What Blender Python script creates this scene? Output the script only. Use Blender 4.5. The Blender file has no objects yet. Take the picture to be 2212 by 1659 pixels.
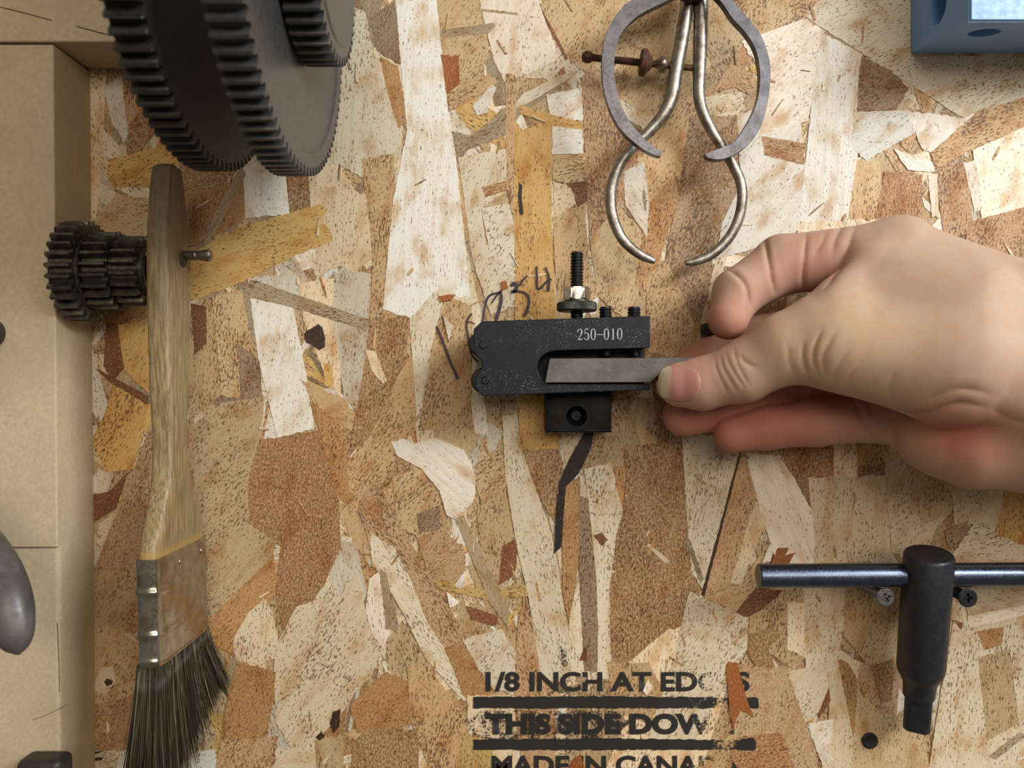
import bpy, bmesh, math, random
import numpy as np
from mathutils import Vector, Matrix
from mathutils.bvhtree import BVHTree

# ---------------------------------------------------------------- frame
MM = 0.001
D = 260.0            # camera distance from the board, mm
F = 1800.0           # focal length in pixels of the 2212 x 1659 frame
CX, CY = 1106.0, 829.5
rng = random.Random(7)


def P(px, py, h=0.0):
    """point (mm) that the photo shows at px,py, h mm in front of the board"""
    k = (D - h) / F
    return Vector(((px - CX) * k, -h, (CY - py) * k))


def scl(h):
    return F / (D - h)


scene = bpy.context.scene
COL = scene.collection


def lin(c):
    out = []
    for v in c[:3]:
        v = v / 255.0
        out.append(v / 12.92 if v <= 0.04045 else ((v + 0.055) / 1.055) ** 2.4)
    return (out[0], out[1], out[2], 1.0)


# ---------------------------------------------------------------- tagging
def tag(o, label=None, cat=None, group=None, kind=None):
    if label: o['label'] = label
    if cat: o['category'] = cat
    if group: o['group'] = group
    if kind: o['kind'] = kind
    return o


def empty(name, loc_mm, label, cat, group=None):
    o = bpy.data.objects.new(name, None)
    o.empty_display_size = 0.005
    COL.objects.link(o)
    o.location = Vector(loc_mm) * MM
    return tag(o, label, cat, group)


class MB:
    """collects geometry in mm"""
    def __init__(self):
        self.v = []
        self.f = []
        self.sm = []

    def add(self, vs, fs, smooth=True):
        b = len(self.v)
        self.v += [tuple(x) for x in vs]
        for f in fs:
            self.f.append(tuple(i + b for i in f))
            self.sm.append(smooth)
        return self

    def box(self, lo, hi):
        x0, y0, z0 = lo
        x1, y1, z1 = hi
        vs = [(x0, y0, z0), (x1, y0, z0), (x1, y1, z0), (x0, y1, z0),
              (x0, y0, z1), (x1, y0, z1), (x1, y1, z1), (x0, y1, z1)]
        fs = [(0, 3, 2, 1), (4, 5, 6, 7), (0, 1, 5, 4), (1, 2, 6, 5), (2, 3, 7, 6), (3, 0, 4, 7)]
        return self.add(vs, fs, False)

    def prism(self, front, back):
        """front/back: equal length lists of 3D points"""
        n = len(front)
        vs = list(front) + list(back)
        fs = [tuple(range(n)), tuple(reversed(range(n, 2 * n)))]
        for i in range(n):
            j = (i + 1) % n
            fs.append((j, i, n + i, n + j))
        return self.add(vs, fs, False)

    def lathe(self, o, d, prof, seg=32, cap=True, sides=None):
        o = Vector(o)
        d = Vector(d).normalized()
        a = d.orthogonal().normalized()
        if abs(d.x) < 0.9:
            a = (Vector((1, 0, 0)) - d * d.x).normalized()
        b = d.cross(a)
        vs, fs = [], []
        for t, r in prof:
            for i in range(seg):
                w = 2 * math.pi * i / seg
                vs.append(o + d * t + a * (r * math.cos(w)) + b * (r * math.sin(w)))
        for k in range(len(prof) - 1):
            for i in range(seg):
                j = (i + 1) % seg
                fs.append((k * seg + i, k * seg + j, (k + 1) * seg + j, (k + 1) * seg + i))
        if cap:
            fs.append(tuple(reversed(range(seg))))
            fs.append(tuple(range((len(prof) - 1) * seg, len(prof) * seg)))
        return self.add(vs, fs, True)

    def tube(self, pts, radii, seg=16, flat=None):
        """swept tube; flat = list of (across, depth) multipliers"""
        pts = [Vector(p) for p in pts]
        n = len(pts)
        vs, fs = [], []
        for i in range(n):
            t = (pts[min(i + 1, n - 1)] - pts[max(i - 1, 0)]).normalized()
            y = Vector((0, 1, 0))
            if abs(t.y) > 0.95:
                y = Vector((0, 0, 1))
            a = t.cross(y).normalized()
            b = t.cross(a).normalized()
            fa, fb = flat[i] if flat else (1, 1)
            for k in range(seg):
                w = 2 * math.pi * k / seg
                vs.append(pts[i] + a * (radii[i] * fa * math.cos(w)) + b * (radii[i] * fb * math.sin(w)))
        for i in range(n - 1):
            for k in range(seg):
                j = (k + 1) % seg
                fs.append((i * seg + k, i * seg + j, (i + 1) * seg + j, (i + 1) * seg + k))
        fs.append(tuple(reversed(range(seg))))
        fs.append(tuple(range((n - 1) * seg, n * seg)))
        return self.add(vs, fs, True)

    def build(self, name, mat, parent=None, bevel=0, sharp=35, segs=2, fix=True, origin=None):
        off = Vector((0, 0, 0))
        if parent is not None:
            q = parent
            while q is not None:
                off += q.location / MM
                q = q.parent
        elif origin is not None:
            off = Vector(origin)
        me = bpy.data.meshes.new(name)
        me.from_pydata([((x - off.x) * MM, (y - off.y) * MM, (z - off.z) * MM) for x, y, z in self.v], [], self.f)
        if fix:
            bm = bmesh.new()
            bm.from_mesh(me)
            bmesh.ops.recalc_face_normals(bm, faces=bm.faces)
            bm.to_mesh(me)
            bm.free()
        me.polygons.foreach_set('use_smooth', [True] * len(me.polygons))
        if sharp:
            me.set_sharp_from_angle(angle=math.radians(sharp))
        o = bpy.data.objects.new(name, me)
        COL.objects.link(o)
        me.materials.append(mat)
        if parent is not None:
            o.parent = parent
        elif origin is not None:
            o.location = off * MM
        if bevel:
            m = o.modifiers.new('bevel', 'BEVEL')
            m.width = bevel * MM
            m.segments = segs
            m.limit_method = 'ANGLE'
            m.angle_limit = math.radians(40)
            m.harden_normals = False
        return o


def spline(pts, n):
    """Catmull-Rom through pts (any dimension) -> n samples"""
    pts = [np.array(p, float) for p in pts]
    pts = [2 * pts[0] - pts[1]] + pts + [2 * pts[-1] - pts[-2]]
    m = len(pts) - 3
    out = []
    for i in range(n):
        t = i / (n - 1) * m
        k = min(int(t), m - 1)
        t -= k
        a, b, c, d = pts[k:k + 4]
        out.append(0.5 * (2 * b + (c - a) * t + (2 * a - 5 * b + 4 * c - d) * t * t + (3 * b - a - 3 * c + d) * t ** 3))
    return out


# ---------------------------------------------------------------- materials
class NT:
    def __init__(self, name):
        self.m = bpy.data.materials.new(name)
        self.m.use_nodes = True
        self.t = self.m.node_tree
        self.bsdf = self.t.nodes['Principled BSDF']

    def n(self, typ, **kw):
        nd = self.t.nodes.new(typ)
        for k, v in kw.items():
            if k.startswith('i_'):
                nd.inputs[int(k[2:])].default_value = v
            else:
                setattr(nd, k, v)
        return nd

    def l(self, a, b):
        self.t.links.new(a, b)

    def set(self, k, v):
        if hasattr(v, 'is_linked') or hasattr(v, 'links'):
            self.l(v, self.bsdf.inputs[k])
        else:
            self.bsdf.inputs[k].default_value = v

    def math(self, op, a, b=None, c=None, clamp=False):
        nd = self.t.nodes.new('ShaderNodeMath')
        nd.operation = op
        nd.use_clamp = clamp
        for i, x in enumerate((a, b, c)):
            if x is None: continue
            if hasattr(x, 'links'): self.l(x, nd.inputs[i])
            else: nd.inputs[i].default_value = x
        return nd.outputs[0]

    def mix(self, fac, a, b, mode='MIX'):
        nd = self.t.nodes.new('ShaderNodeMix')
        nd.data_type = 'RGBA'
        nd.blend_type = mode
        for idx, x in ((0, fac), (6, a), (7, b)):
            if hasattr(x, 'links'): self.l(x, nd.inputs[idx])
            else: nd.inputs[idx].default_value = x
        return nd.outputs[2]

    def coords(self, scale=(1000, 1000, 1000), kind='Object', rot=(0, 0, 0)):
        tc = self.n('ShaderNodeTexCoord')
        mp = self.n('ShaderNodeMapping')
        mp.inputs['Scale'].default_value = scale
        mp.inputs['Rotation'].default_value = rot
        self.l(tc.outputs[kind], mp.inputs['Vector'])
        return mp.outputs[0]

    def noise(self, vec, scale, detail=2, rough=0.5, dist=0.0):
        nd = self.n('ShaderNodeTexNoise')
        nd.inputs['Scale'].default_value = scale
        nd.inputs['Detail'].default_value = detail
        nd.inputs['Roughness'].default_value = rough
        nd.inputs['Distortion'].default_value = dist
        self.l(vec, nd.inputs['Vector'])
        return nd.outputs[0]

    def ramp(self, x, a, b, va=0.0, vb=1.0):
        nd = self.n('ShaderNodeMapRange')
        nd.interpolation_type = 'SMOOTHSTEP'
        nd.inputs[1].default_value = a
        nd.inputs[2].default_value = b
        nd.inputs[3].default_value = va
        nd.inputs[4].default_value = vb
        self.l(x, nd.inputs[0])
        return nd.outputs[0]

    def bump(self, h, strength, dist=0.0002):
        nd = self.n('ShaderNodeBump')
        nd.inputs['Strength'].default_value = strength
        nd.inputs['Distance'].default_value = dist
        self.l(h, nd.inputs['Height'])
        self.l(nd.outputs[0], self.bsdf.inputs['Normal'])


def metal_mat(name, c1, c2, metallic, rough, scale=0.6, bump=0.2, stretch=(1, 1, 1), specks=None, spec=0.5, detail=4):
    """worn metal or plastic, two tones mottled, optional light dust scratches"""
    N = NT(name)
    v = N.coords(tuple(1000 * s for s in stretch))
    a = N.noise(v, scale, detail, 0.6)
    base = N.mix(N.ramp(a, 0.35, 0.68), lin(c1), lin(c2))
    if specks:
        v2 = N.coords((1000, 1000, 1000), rot=(0.3, 0.5, 0.7))
        s1 = N.noise(v2, 2.6, 3, 0.7)
        s2 = N.noise(v2, 0.16, 2)
        k = N.math('MULTIPLY', N.ramp(s1, 0.60, 0.70), N.ramp(s2, 0.40, 0.66))
        base = N.mix(N.math('MULTIPLY', k, specks), base, lin((190, 190, 185)))
    N.set('Base Color', base)
    N.set('Metallic', metallic)
    b = N.noise(v, scale * 5, 3, 0.6)
    N.set('Roughness', N.ramp(b, 0.2, 0.8, max(0.05, rough - 0.1), rough + 0.12))
    N.set('Specular IOR Level', spec)
    if bump:
        N.bump(b, bump, 0.00015)
    return N.m
# ---------------------------------------------------------------- strand board wall
PAL = {
    'w': ((228, 221, 207), 0.35, 0.0), 'c': ((222, 206, 176), 0.6, 0.05), 't': ((203, 174, 131), 0.8, 0.25),
    'b': ((186, 150, 108), 0.6, 0.95), 'n': ((200, 166, 126), 0.8, 0.55), 'r': ((140, 92, 60), 0.4, 0.7),
    'y': ((208, 172, 106), 0.65, 0.15), 'g': ((172, 153, 122), 0.65, 0.3), 'q': ((158, 134, 106), 0.65, 0.6),
    'o': ((168, 100, 48), 0.2, 0.5), 'p': ((192, 150, 100), 0.6, 0.55), 'a': ((208, 200, 180), 0.55, 0.1),
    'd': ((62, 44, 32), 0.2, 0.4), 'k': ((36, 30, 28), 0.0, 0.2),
}
# colour, outline in photo pixels on the board, [grain angle in degrees or None]
FL = [
 ('c', [(191,151),(232,151),(222,300),(215,420),(206,490),(191,490)]),
 ('w', [(268,158),(277,290),(272,312),(240,262),(225,190)]),
 ('n', [(262,150),(330,160),(345,235),(320,290),(278,300)]),
 ('b', [(330,205),(356,235),(330,292),(300,330),(274,337),(280,270)], 60),
 ('y', [(232,345),(340,320),(345,250),(362,240),(412,330),(380,362),(335,405),(240,404)], 20),
 ('b', [(385,342),(470,330),(522,340),(510,372),(420,430),(400,442),(388,380)], 30),
 ('p', [(398,430),(450,400),(532,380),(534,472),(430,532),(403,525)], 75),
 ('w', [(524,330),(560,296),(612,332),(626,462),(530,472)], 88),
 ('g', [(520,360),(532,376),(450,532),(428,548),(424,534)]),
 ('b', [(620,380),(668,360),(670,470),(626,462)], 85),
 ('c', [(665,350),(700,340),(760,400),(800,500),(780,560),(690,590),(672,470)], 86),
 ('c', [(690,400),(800,420),(805,560),(760,590),(720,560)], 86),
 ('t', [(200,480),(250,420),(330,430),(325,520),(230,560),(195,560)], 20),
 ('p', [(200,560),(310,560),(315,700),(225,700),(200,650)], 70),
 ('y', [(410,548),(520,490),(680,445),(692,440),(708,456),(692,476),(714,500),(720,521),(640,551),(530,607),(412,652)], 17),
 # left of centre
 ('t', [(408,735),(470,668),(492,800),(480,852),(408,905)], 80),
 ('r', [(413,655),(446,662),(447,742),(420,768)], 85),
 ('t', [(458,640),(522,625),(542,722),(517,862),(480,852)], 85),
 ('q', [(514,742),(562,780),(567,862),(520,884)], 80),
 ('t', [(408,925),(480,870),(572,858),(562,960),(535,1060),(545,1140),(602,1160),(588,1205),(450,1340),(440,1180),(408,1060)], 55),
 ('b', [(560,950),(686,930),(702,962),(732,1080),(737,1180),(702,1262),(672,1302),(610,1357),(596,1282),(606,1180),(540,1128),(535,1040)], 80),
 ('a', [(538,600),(640,590),(645,640),(630,668),(530,640)], 88),
 ('w', [(540,640),(632,664),(660,800),(679,925),(600,946),(560,780)], 78),
 ('c', [(646,612),(722,600),(736,750),(736,862),(700,804),(655,690)], 80),
 ('a', [(720,585),(802,590),(796,690),(785,862),(745,872),(725,720)], 86),
 ('t', [(805,580),(835,580),(826,690),(800,692)], 88),
 ('b', [(800,690),(886,682),(880,742),(865,800),(815,920),(770,1002),(758,960),(785,800)], 82),
 ('p', [(670,868),(722,880),(762,1000),(752,1092),(720,1060),(700,960)], 65),
 ('t', [(645,818),(742,860),(768,892),(760,932),(690,880)], 28),
 ('g', [(525,620),(546,604),(802,692),(792,716),(640,666),(530,641)], -18),
 ('t', [(880,770),(965,790),(905,900),(850,1010),(795,1090),(756,1112),(750,1002),(800,940)], 58),
 ('d', [(657,722),(668,712),(680,705),(688,700),(697,707),(703,730),(702,750),(690,757),(675,745),(662,740)]),
 ('c', [(790,755),(812,760),(836,822),(828,829),(803,800)], -62),
 ('y', [(700,785),(718,790),(722,840),(700,830)], 70),
 # top middle
 ('c', [(735,0),(790,28),(802,90),(840,210),(870,272),(866,342),(800,392),(720,352),(728,130)], 84),
 ('q', [(800,40),(852,0),(862,60),(870,142),(850,132),(815,112)], 70),
 ('p', [(822,122),(860,142),(882,262),(860,278),(835,192)], 80),
 ('t', [(780,345),(852,330),(852,432),(832,580),(826,672),(800,692),(805,560),(798,480)], 84),
 ('c', [(930,560),(1000,500),(1030,640),(1060,760),(1040,830),(960,830),(900,900),(885,690),(900,620)], 80),
 ('t', [(960,640),(1020,660),(1020,860),(960,930),(905,930),(930,760)], 75),
 ('w', [(855,0),(943,0),(968,240),(985,340),(1002,500),(1015,640),(992,642),(950,622),(928,640),(888,688),(827,668),(835,580),(850,430),(880,280),(866,140)], 86),
 ('t', [(945,0),(1035,0),(1060,120),(1000,200),(962,200)], 60),
 ('w', [(1035,0),(1168,0),(1202,112),(1200,132),(1160,152),(1090,178),(1066,130)], 80),
 ('g', [(955,66),(1066,50),(1070,58),(1055,73),(960,83)], 8),
 ('g', [(1022,18),(1118,28),(1119,34),(1024,24)], -6),
 ('o', [(952,118),(991,122),(993,182),(966,202)], 85),
 ('t', [(965,210),(1060,158),(1078,182),(970,242)], 28),
 ('w', [(1020,230),(1062,184),(1072,190),(1050,246),(1030,250)], 60),
 ('c', [(990,340),(1112,320),(1102,400),(1040,452),(1050,530),(1117,540),(1117,660),(1060,680),(1020,560)], 70),
 ('a', [(1040,450),(1095,440),(1112,480),(1112,600),(1060,560)], 60),
 ('g', [(980,316),(1060,262),(1080,240),(1140,198),(1252,150),(1232,172),(1130,242),(1090,292),(990,332)], 32),
 ('b', [(1040,405),(1106,388),(1102,410),(1050,426)], 15),
 ('c', [(1100,242),(1130,202),(1242,150),(1242,162),(1150,218)], 30),
 ('t', [(1165,10),(1200,-20),(1490,-20),(1495,200),(1440,262),(1330,212),(1232,132)], 62),
 ('r', [(1164,8),(1227,127),(1222,131),(1180,52)]),
 ('w', [(1180,205),(1258,190),(1262,260),(1190,262)], 50),
 ('w', [(1195,265),(1257,278),(1260,332),(1192,334)], 20),
 ('y', [(1120,226),(1200,250),(1257,264),(1259,281),(1190,272),(1125,246)], -14),
 ('t', [(1092,160),(1113,164),(1116,282),(1111,482),(1094,402)], 89),
 ('y', [(1112,262),(1130,280),(1190,262),(1192,500),(1202,690),(1114,692),(1110,480)], 89),
 ('k', [(1120,395),(1128,400),(1127,430),(1131,462),(1123,466),(1119,430)]),
 ('t', [(1195,345),(1266,330),(1273,392),(1230,402),(1195,388)], 12),
 ('c', [(1195,392),(1232,402),(1245,440),(1200,470)], 40),
 ('r', [(1222,396),(1275,390),(1276,430),(1250,446),(1240,420)], 20),
 ('t', [(1194,470),(1262,440),(1272,560),(1292,640),(1240,690),(1204,690)], 80),
 ('n', [(1255,168),(1278,150),(1330,250),(1402,300),(1372,350),(1335,440),(1300,560),(1274,520),(1265,350)], 84),
 ('t', [(1275,520),(1335,440),(1395,520),(1385,620),(1350,690),(1290,640)], 70),
 ('t', [(1400,290),(1500,200),(1510,240),(1480,330),(1440,420),(1400,440),(1372,352)], 60),
 ('p', [(1396,446),(1452,380),(1484,300),(1467,420),(1422,572),(1385,640),(1372,600)], 70),
 ('w', [(1348,372),(1392,350),(1402,440),(1397,512),(1350,442)], -55),
 ('c', [(1516,210),(1600,200),(1620,260),(1560,330),(1520,280)], 45),
 ('n', [(1490,250),(1592,250),(1592,420),(1545,520),(1530,640),(1500,700),(1420,690),(1440,540),(1462,430)], 68),
 ('b', [(1480,330),(1600,255),(1590,380),(1540,430),(1480,420)], 68),
 ('w', [(1592,250),(1722,200),(1752,470),(1700,520),(1545,560),(1560,480),(1600,400)], 50),
 ('t', [(1395,600),(1440,560),(1500,700),(1480,780),(1400,760)], 70),
 # top right
 ('t', [(1540,-20),(1680,-20),(1730,40),(1660,90),(1590,60)], 60),
 ('w', [(1600,90),(1740,40),(1776,80),(1745,262),(1640,292),(1660,180)], 45),
 ('a', [(1738,36),(1790,-20),(1972,-20),(1972,122),(2132,122),(2204,192),(2082,256),(1900,142)], 30),
 ('w', [(1772,70),(1862,118),(1852,332),(1834,472),(1720,520),(1740,350),(1755,200)], 86),
 ('q', [(1860,125),(1920,150),(1962,192),(1936,236),(1850,242),(1855,160)], 40),
 ('w', [(1850,242),(1962,240),(2020,262),(1870,347),(1832,312)], 30),
 ('b', [(1645,295),(1740,310),(1736,357),(1650,336)], -12),
 ('w', [(1955,240),(2082,256),(2110,242),(2020,330),(1990,320)], 70),
 ('a', [(2100,110),(2240,60),(2240,215),(2110,245),(2205,190)], 40),
 ('t', [(2008,332),(2110,242),(2240,202),(2240,262),(2100,322),(2022,366)], 26),
 ('w', [(2100,325),(2240,262),(2240,480),(2120,480)], 70),
 ('t', [(1850,345),(1900,350),(1910,480),(1830,480)], 85),
 ('b', [(1910,370),(1992,376),(1986,472),(1888,476)], 80),
 ('w', [(1930,322),(2012,350),(2018,372),(1960,368)], -25),
 ('n', [(2018,370),(2090,345),(2100,500),(2040,520)], 75),
 ('w', [(2080,352),(2106,345),(2122,452),(2104,458)], 84),
 ('w', [(2004,378),(2024,376),(2026,470),(2012,470)], 88),
 ('c', [(1722,480),(1840,474),(1900,476),(1880,600),(1720,600)], 84),
 ('n', [(2090,480),(2240,440),(2240,640),(2080,600)], 60),
 # left lower
 ('r', [(230,698),(292,698),(270,792),(246,822),(224,790)], 70),
 ('y', [(255,700),(320,690),(322,850),(270,800)], 75),
 ('w', [(193,720),(214,800),(252,940),(246,952),(193,880)], -70),
 ('y', [(248,828),(312,870),(322,922),(290,1012),(230,1022),(198,952),(225,900)], 60),
 ('r', [(204,794),(322,856),(320,874),(240,827)]),
 ('w', [(196,1032),(222,1012),(216,1062),(196,1068)], 60),
 ('c', [(212,1010),(248,1022),(220,1105),(207,1106)], 70),
 ('r', [(196,1068),(236,1062),(276,1020),(250,1100),(196,1132)], 50),
 ('c', [(262,1100),(312,930),(322,940),(300,1012),(235,1170),(205,1190),(215,1130)], 65),
 ('n', [(322,932),(420,900),(420,1180),(300,1240),(215,1300),(203,1232)], 72),  # brown strand, its tone partly painting the brush handle's cast shadow
 ('t', [(203,1235),(300,1230),(300,1360),(250,1400),(203,1340)], 60),
 ('t', [(203,1340),(320,1380),(310,1480),(280,1540),(205,1520)], 70),
 ('n', [(205,1520),(300,1500),(300,1620),(205,1620)], 60),
 ('c', [(200,1490),(222,1440),(245,1438),(250,1470),(232,1500)], 70),
 ('d', [(226,1472),(232,1465),(244,1468),(244,1476),(232,1482)]),
 ('p', [(450,1340),(520,1270),(590,1205),(602,1250),(590,1290),(520,1420),(480,1400),(452,1430)], 50),
 ('c', [(574,1290),(590,1330),(602,1392),(590,1422),(560,1437),(510,1422),(503,1380),(540,1320)], 80),
 ('c', [(700,1290),(720,1258),(736,1292),(755,1243),(776,1252),(802,1370),(832,1402),(800,1462),(770,1492),(745,1532),(690,1592),(682,1630),(640,1630),(596,1560),(592,1440),(600,1385),(640,1310)], 60),
 ('p', [(513,1428),(597,1450),(592,1512),(577,1592),(478,1602),(488,1530)], 70),
 ('n', [(478,1598),(602,1590),(592,1680),(462,1680)], 65),
 ('c', [(598,1618),(682,1612),(688,1680),(588,1680)], 5),
 ('t', [(680,1598),(742,1588),(742,1680),(685,1680)], 85),
 ('w', [(415,1626),(465,1618),(467,1680),(370,1680)], 30),
 ('p', [(756,1522),(832,1452),(882,1470),(892,1562),(830,1582),(772,1582)], 45),
 ('b', [(762,1602),(802,1570),(905,1578),(905,1680),(758,1680)], 85),
 ('d', [(712,1562),(720,1536),(736,1530),(733,1570),(722,1582)]),
 ('d', [(682,1592),(695,1579),(702,1590),(690,1599)]),
 # centre lower
 ('p', [(775,1090),(802,1040),(826,1060),(880,1160),(850,1190),(800,1180)], 62),
 ('w', [(798,1250),(832,1225),(842,1360),(830,1402),(805,1372),(790,1320)], 84),
 ('n', [(800,1040),(826,1060),(882,1162),(952,1282),(1012,1382),(1062,1480),(1135,1610),(1060,1580),(1000,1502),(960,1440),(900,1340),(840,1250),(800,1180),(775,1100)], -58),
 ('c', [(800,1150),(852,1182),(892,1262),(922,1342),(982,1432),(1042,1520),(1000,1512),(920,1422),(880,1342),(830,1252),(803,1220)], -58),
 ('g', [(820,1228),(834,1235),(862,1352),(858,1362),(834,1360)], -80),
 ('t', [(848,1030),(902,1010),(942,1060),(952,1112),(902,1162),(858,1132)], 55),
 ('q', [(900,1110),(950,1090),(952,1140),(905,1150)], 40),
 ('n', [(903,1162),(950,1142),(1002,1180),(1007,1232),(970,1272),(928,1252)], 50),
 ('t', [(1030,1100),(1092,1050),(1112,1180),(1077,1262),(1038,1200)], 80),
 ('w', [(845,955),(872,947),(896,958),(942,945),(1002,972),(1032,1030),(1022,1082),(985,1122),(965,1112),(950,1060),(910,1012),(860,986)], -40),
 ('t', [(1020,1010),(1085,960),(1095,1050),(1040,1090)], 45),
 ('y', [(935,1248),(1050,1274),(1156,1260),(1160,1284),(1060,1297),(950,1272)], -3),
 ('g', [(985,1120),(1002,1114),(1102,1322),(1096,1352),(1058,1302)], -62),
 ('r', [(1085,1180),(1122,1158),(1112,1242),(1077,1264)], 75),
 ('r', [(1008,1308),(1076,1330),(1070,1352),(1020,1337)], -18),
 ('w', [(982,1262),(1005,1232),(1006,1266),(992,1272)], 60),
 ('w', [(965,1280),(992,1300),(972,1312)], -40),
 ('a', [(1000,1380),(1082,1358),(1102,1392),(1154,1462),(1100,1500),(1062,1480),(1030,1440)], 60),
 ('p', [(960,1400),(1000,1382),(1060,1490),(1050,1560),(1000,1500)], 65),
 ('t', [(880,1440),(930,1440),(1010,1560),(1010,1680),(935,1680),(890,1560)], 80),
 ('c', [(1010,1500),(1110,1500),(1120,1680),(1010,1680)], 80),
 ('y', [(1000,1580),(1062,1600),(1072,1680),(980,1680)], 85),
 ('n', [(1120,1330),(1162,1330),(1200,1500),(1200,1680),(1130,1680),(1110,1480)], -75),
 ('c', [(1085,900),(1116,890),(1126,965),(1142,1012),(1190,1150),(1202,1200),(1216,1300),(1232,1380),(1245,1470),(1170,1470),(1142,1292),(1117,1182),(1092,1030)], -76),
 ('y', [(1120,855),(1180,855),(1180,936),(1207,936),(1207,972),(1124,972)], 88),
 ('b', [(1130,972),(1206,970),(1217,1000),(1207,1062),(1198,1130),(1170,1082)], 80),
 ('c', [(1212,930),(1272,930),(1235,992),(1222,1002)], 70),
 ('t', [(1285,930),(1350,935),(1345,1010),(1265,1030),(1255,1010)], 60),
 ('p', [(1215,1050),(1252,1028),(1254,1160),(1240,1300),(1232,1352),(1216,1292),(1214,1180)], -86),
 ('c', [(1228,1350),(1262,1180),(1300,1430),(1300,1520),(1240,1520)], 88),
 ('c', [(1263,1012),(1320,1000),(1346,1100),(1332,1152),(1316,1352),(1324,1470),(1290,1500),(1288,1250)], 88),
 ('q', [(1253,1070),(1271,1080),(1288,1250),(1292,1352),(1290,1450),(1262,1450),(1250,1250)], 88),
 ('r', [(1280,1156),(1300,1150),(1312,1166),(1300,1180)]),
 ('b', [(1346,962),(1472,955),(1482,1100),(1487,1202),(1512,1290),(1462,1432),(1322,1440),(1316,1270),(1332,1152),(1346,1102),(1352,1030)], 80),
 ('t', [(1322,850),(1352,850),(1402,1022),(1375,1012),(1345,955)], -68),
 ('p', [(1325,1010),(1348,1005),(1345,1100),(1330,1050)], 88),
 ('c', [(1396,1178),(1402,1174),(1446,1210),(1440,1218)], -35),
 ('c', [(1472,940),(1602,940),(1592,1002),(1517,1272),(1492,1232),(1482,1100)], 78),
 ('g', [(1476,1160),(1492,1172),(1520,1250),(1512,1262)], -60),
 ('c', [(1440,1360),(1560,1340),(1560,1660),(1300,1660),(1310,1470)], 80),
 ('t', [(1230,1480),(1330,1460),(1350,1560),(1300,1680),(1220,1680)], 80),
 ('t', [(1310,1430),(1400,1430),(1440,1500),(1400,1560),(1330,1540)], 70),
 ('n', [(1592,985),(1640,990),(1632,1080),(1615,1150),(1582,1262),(1518,1292)], 76),
 ('d', [(1594,985),(1599,985),(1521,1288),(1514,1284)]),
 ('c', [(1632,1078),(1652,1132),(1622,1202),(1602,1262),(1578,1257),(1612,1140)], 74),
 ('t', [(1520,1290),(1600,1260),(1640,1200),(1650,1260),(1610,1330)], 40),
 ('t', [(1598,975),(1700,970),(1690,1020),(1620,1030)], 60),
 ('b', [(1684,955),(1812,950),(1806,1032),(1760,1037),(1700,1022)], 75),
 ('b', [(1710,1020),(1748,1025),(1748,1095)], 60),
 ('c', [(1800,950),(1855,955),(1852,1040),(1800,1040)], 80),
 ('y', [(1850,955),(1920,955),(1912,1028),(1850,1032)], 85),
 ('b', [(1852,1005),(1912,1000),(1911,1030),(1850,1034)], 60),
 ('c', [(1745,1032),(1912,1026),(1923,1195),(1850,1216),(1755,1222),(1750,1100)], 84),
 ('c', [(1908,975),(2000,990),(2030,1100),(1965,1195),(1924,1195)], 78),
 ('w', [(1610,978),(1682,984),(1712,1030),(1752,1100),(1759,1172),(1752,1262),(1692,1262),(1640,1100)], -68),
 ('w', [(1662,1175),(1672,1180),(1664,1212),(1645,1216)], 50),
 ('t', [(1985,1000),(2062,1010),(2052,1110),(2000,1130),(1960,1100)], 75),
 ('c', [(2052,1030),(2165,1060),(2172,1132),(2060,1132)], 60),
 ('g', [(2038,1147),(2092,1122),(2076,1172),(2050,1187)], 40),
 ('c', [(2055,1200),(2102,1130),(2240,1192),(2240,1262),(2060,1242)], 20),
 ('y', [(2148,1152),(2172,1050),(2240,1050),(2240,1190)], 80),
 ('t', [(1640,1270),(1740,1262),(1745,1420),(1700,1440),(1650,1400),(1615,1400),(1618,1330)], 80),
 ('c', [(1700,1300),(1742,1300),(1742,1420),(1700,1400)], 84),
 ('c', [(1735,1270),(1824,1262),(1822,1352),(1812,1402),(1872,1442),(1850,1500),(1740,1470)], 75),
 ('t', [(1824,1262),(1945,1270),(1945,1442),(1870,1432),(1820,1372)], 75),
 ('n', [(1858,1430),(1945,1440),(1935,1550),(1885,1560),(1850,1470)], 60),
 ('b', [(1880,1440),(1930,1420),(1925,1510),(1900,1520)], 65),
 ('b', [(1612,1372),(1662,1352),(1682,1375),(1660,1402),(1677,1452),(1682,1482),(1640,1452),(1610,1402)], -65),
 ('n', [(1588,1440),(1700,1440),(1732,1482),(1742,1562),(1762,1622),(1767,1680),(1510,1680),(1540,1580)], 70),
 ('b', [(1600,1590),(1690,1580),(1720,1680),(1520,1680),(1545,1620)], 30),
 ('c', [(1700,1450),(1790,1430),(1790,1520),(1740,1560)], 45),
 ('c', [(1785,1450),(1832,1440),(1843,1560),(1843,1680),(1770,1680),(1790,1532)], 86),
 ('t', [(1843,1480),(1900,1540),(1990,1560),(2010,1680),(1840,1680)], 84),
 ('p', [(1808,1422),(1832,1432),(1852,1470),(1846,1562),(1842,1592)], -75),
 ('r', [(1765,1543),(1790,1483),(1793,1512),(1772,1547)]),
 ('w', [(1745,1562),(1800,1552),(1795,1600),(1762,1622)], 30),
 ('w', [(1742,1560),(1800,1640),(1775,1650)], -55),
 ('c', [(2058,1342),(2240,1322),(2240,1690),(2000,1690),(2030,1500)], 80),
 ('t', [(2110,1420),(2180,1400),(2200,1560),(2130,1600)], 86),
 ('p', [(2108,1362),(2167,1354),(2162,1392),(2124,1402)], 70),
 ('w', [(2088,1330),(2240,1296),(2240,1318),(2180,1336),(2094,1354)], 13),
 ('c', [(2070,1270),(2240,1262),(2240,1300),(2090,1330)], 10),
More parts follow.
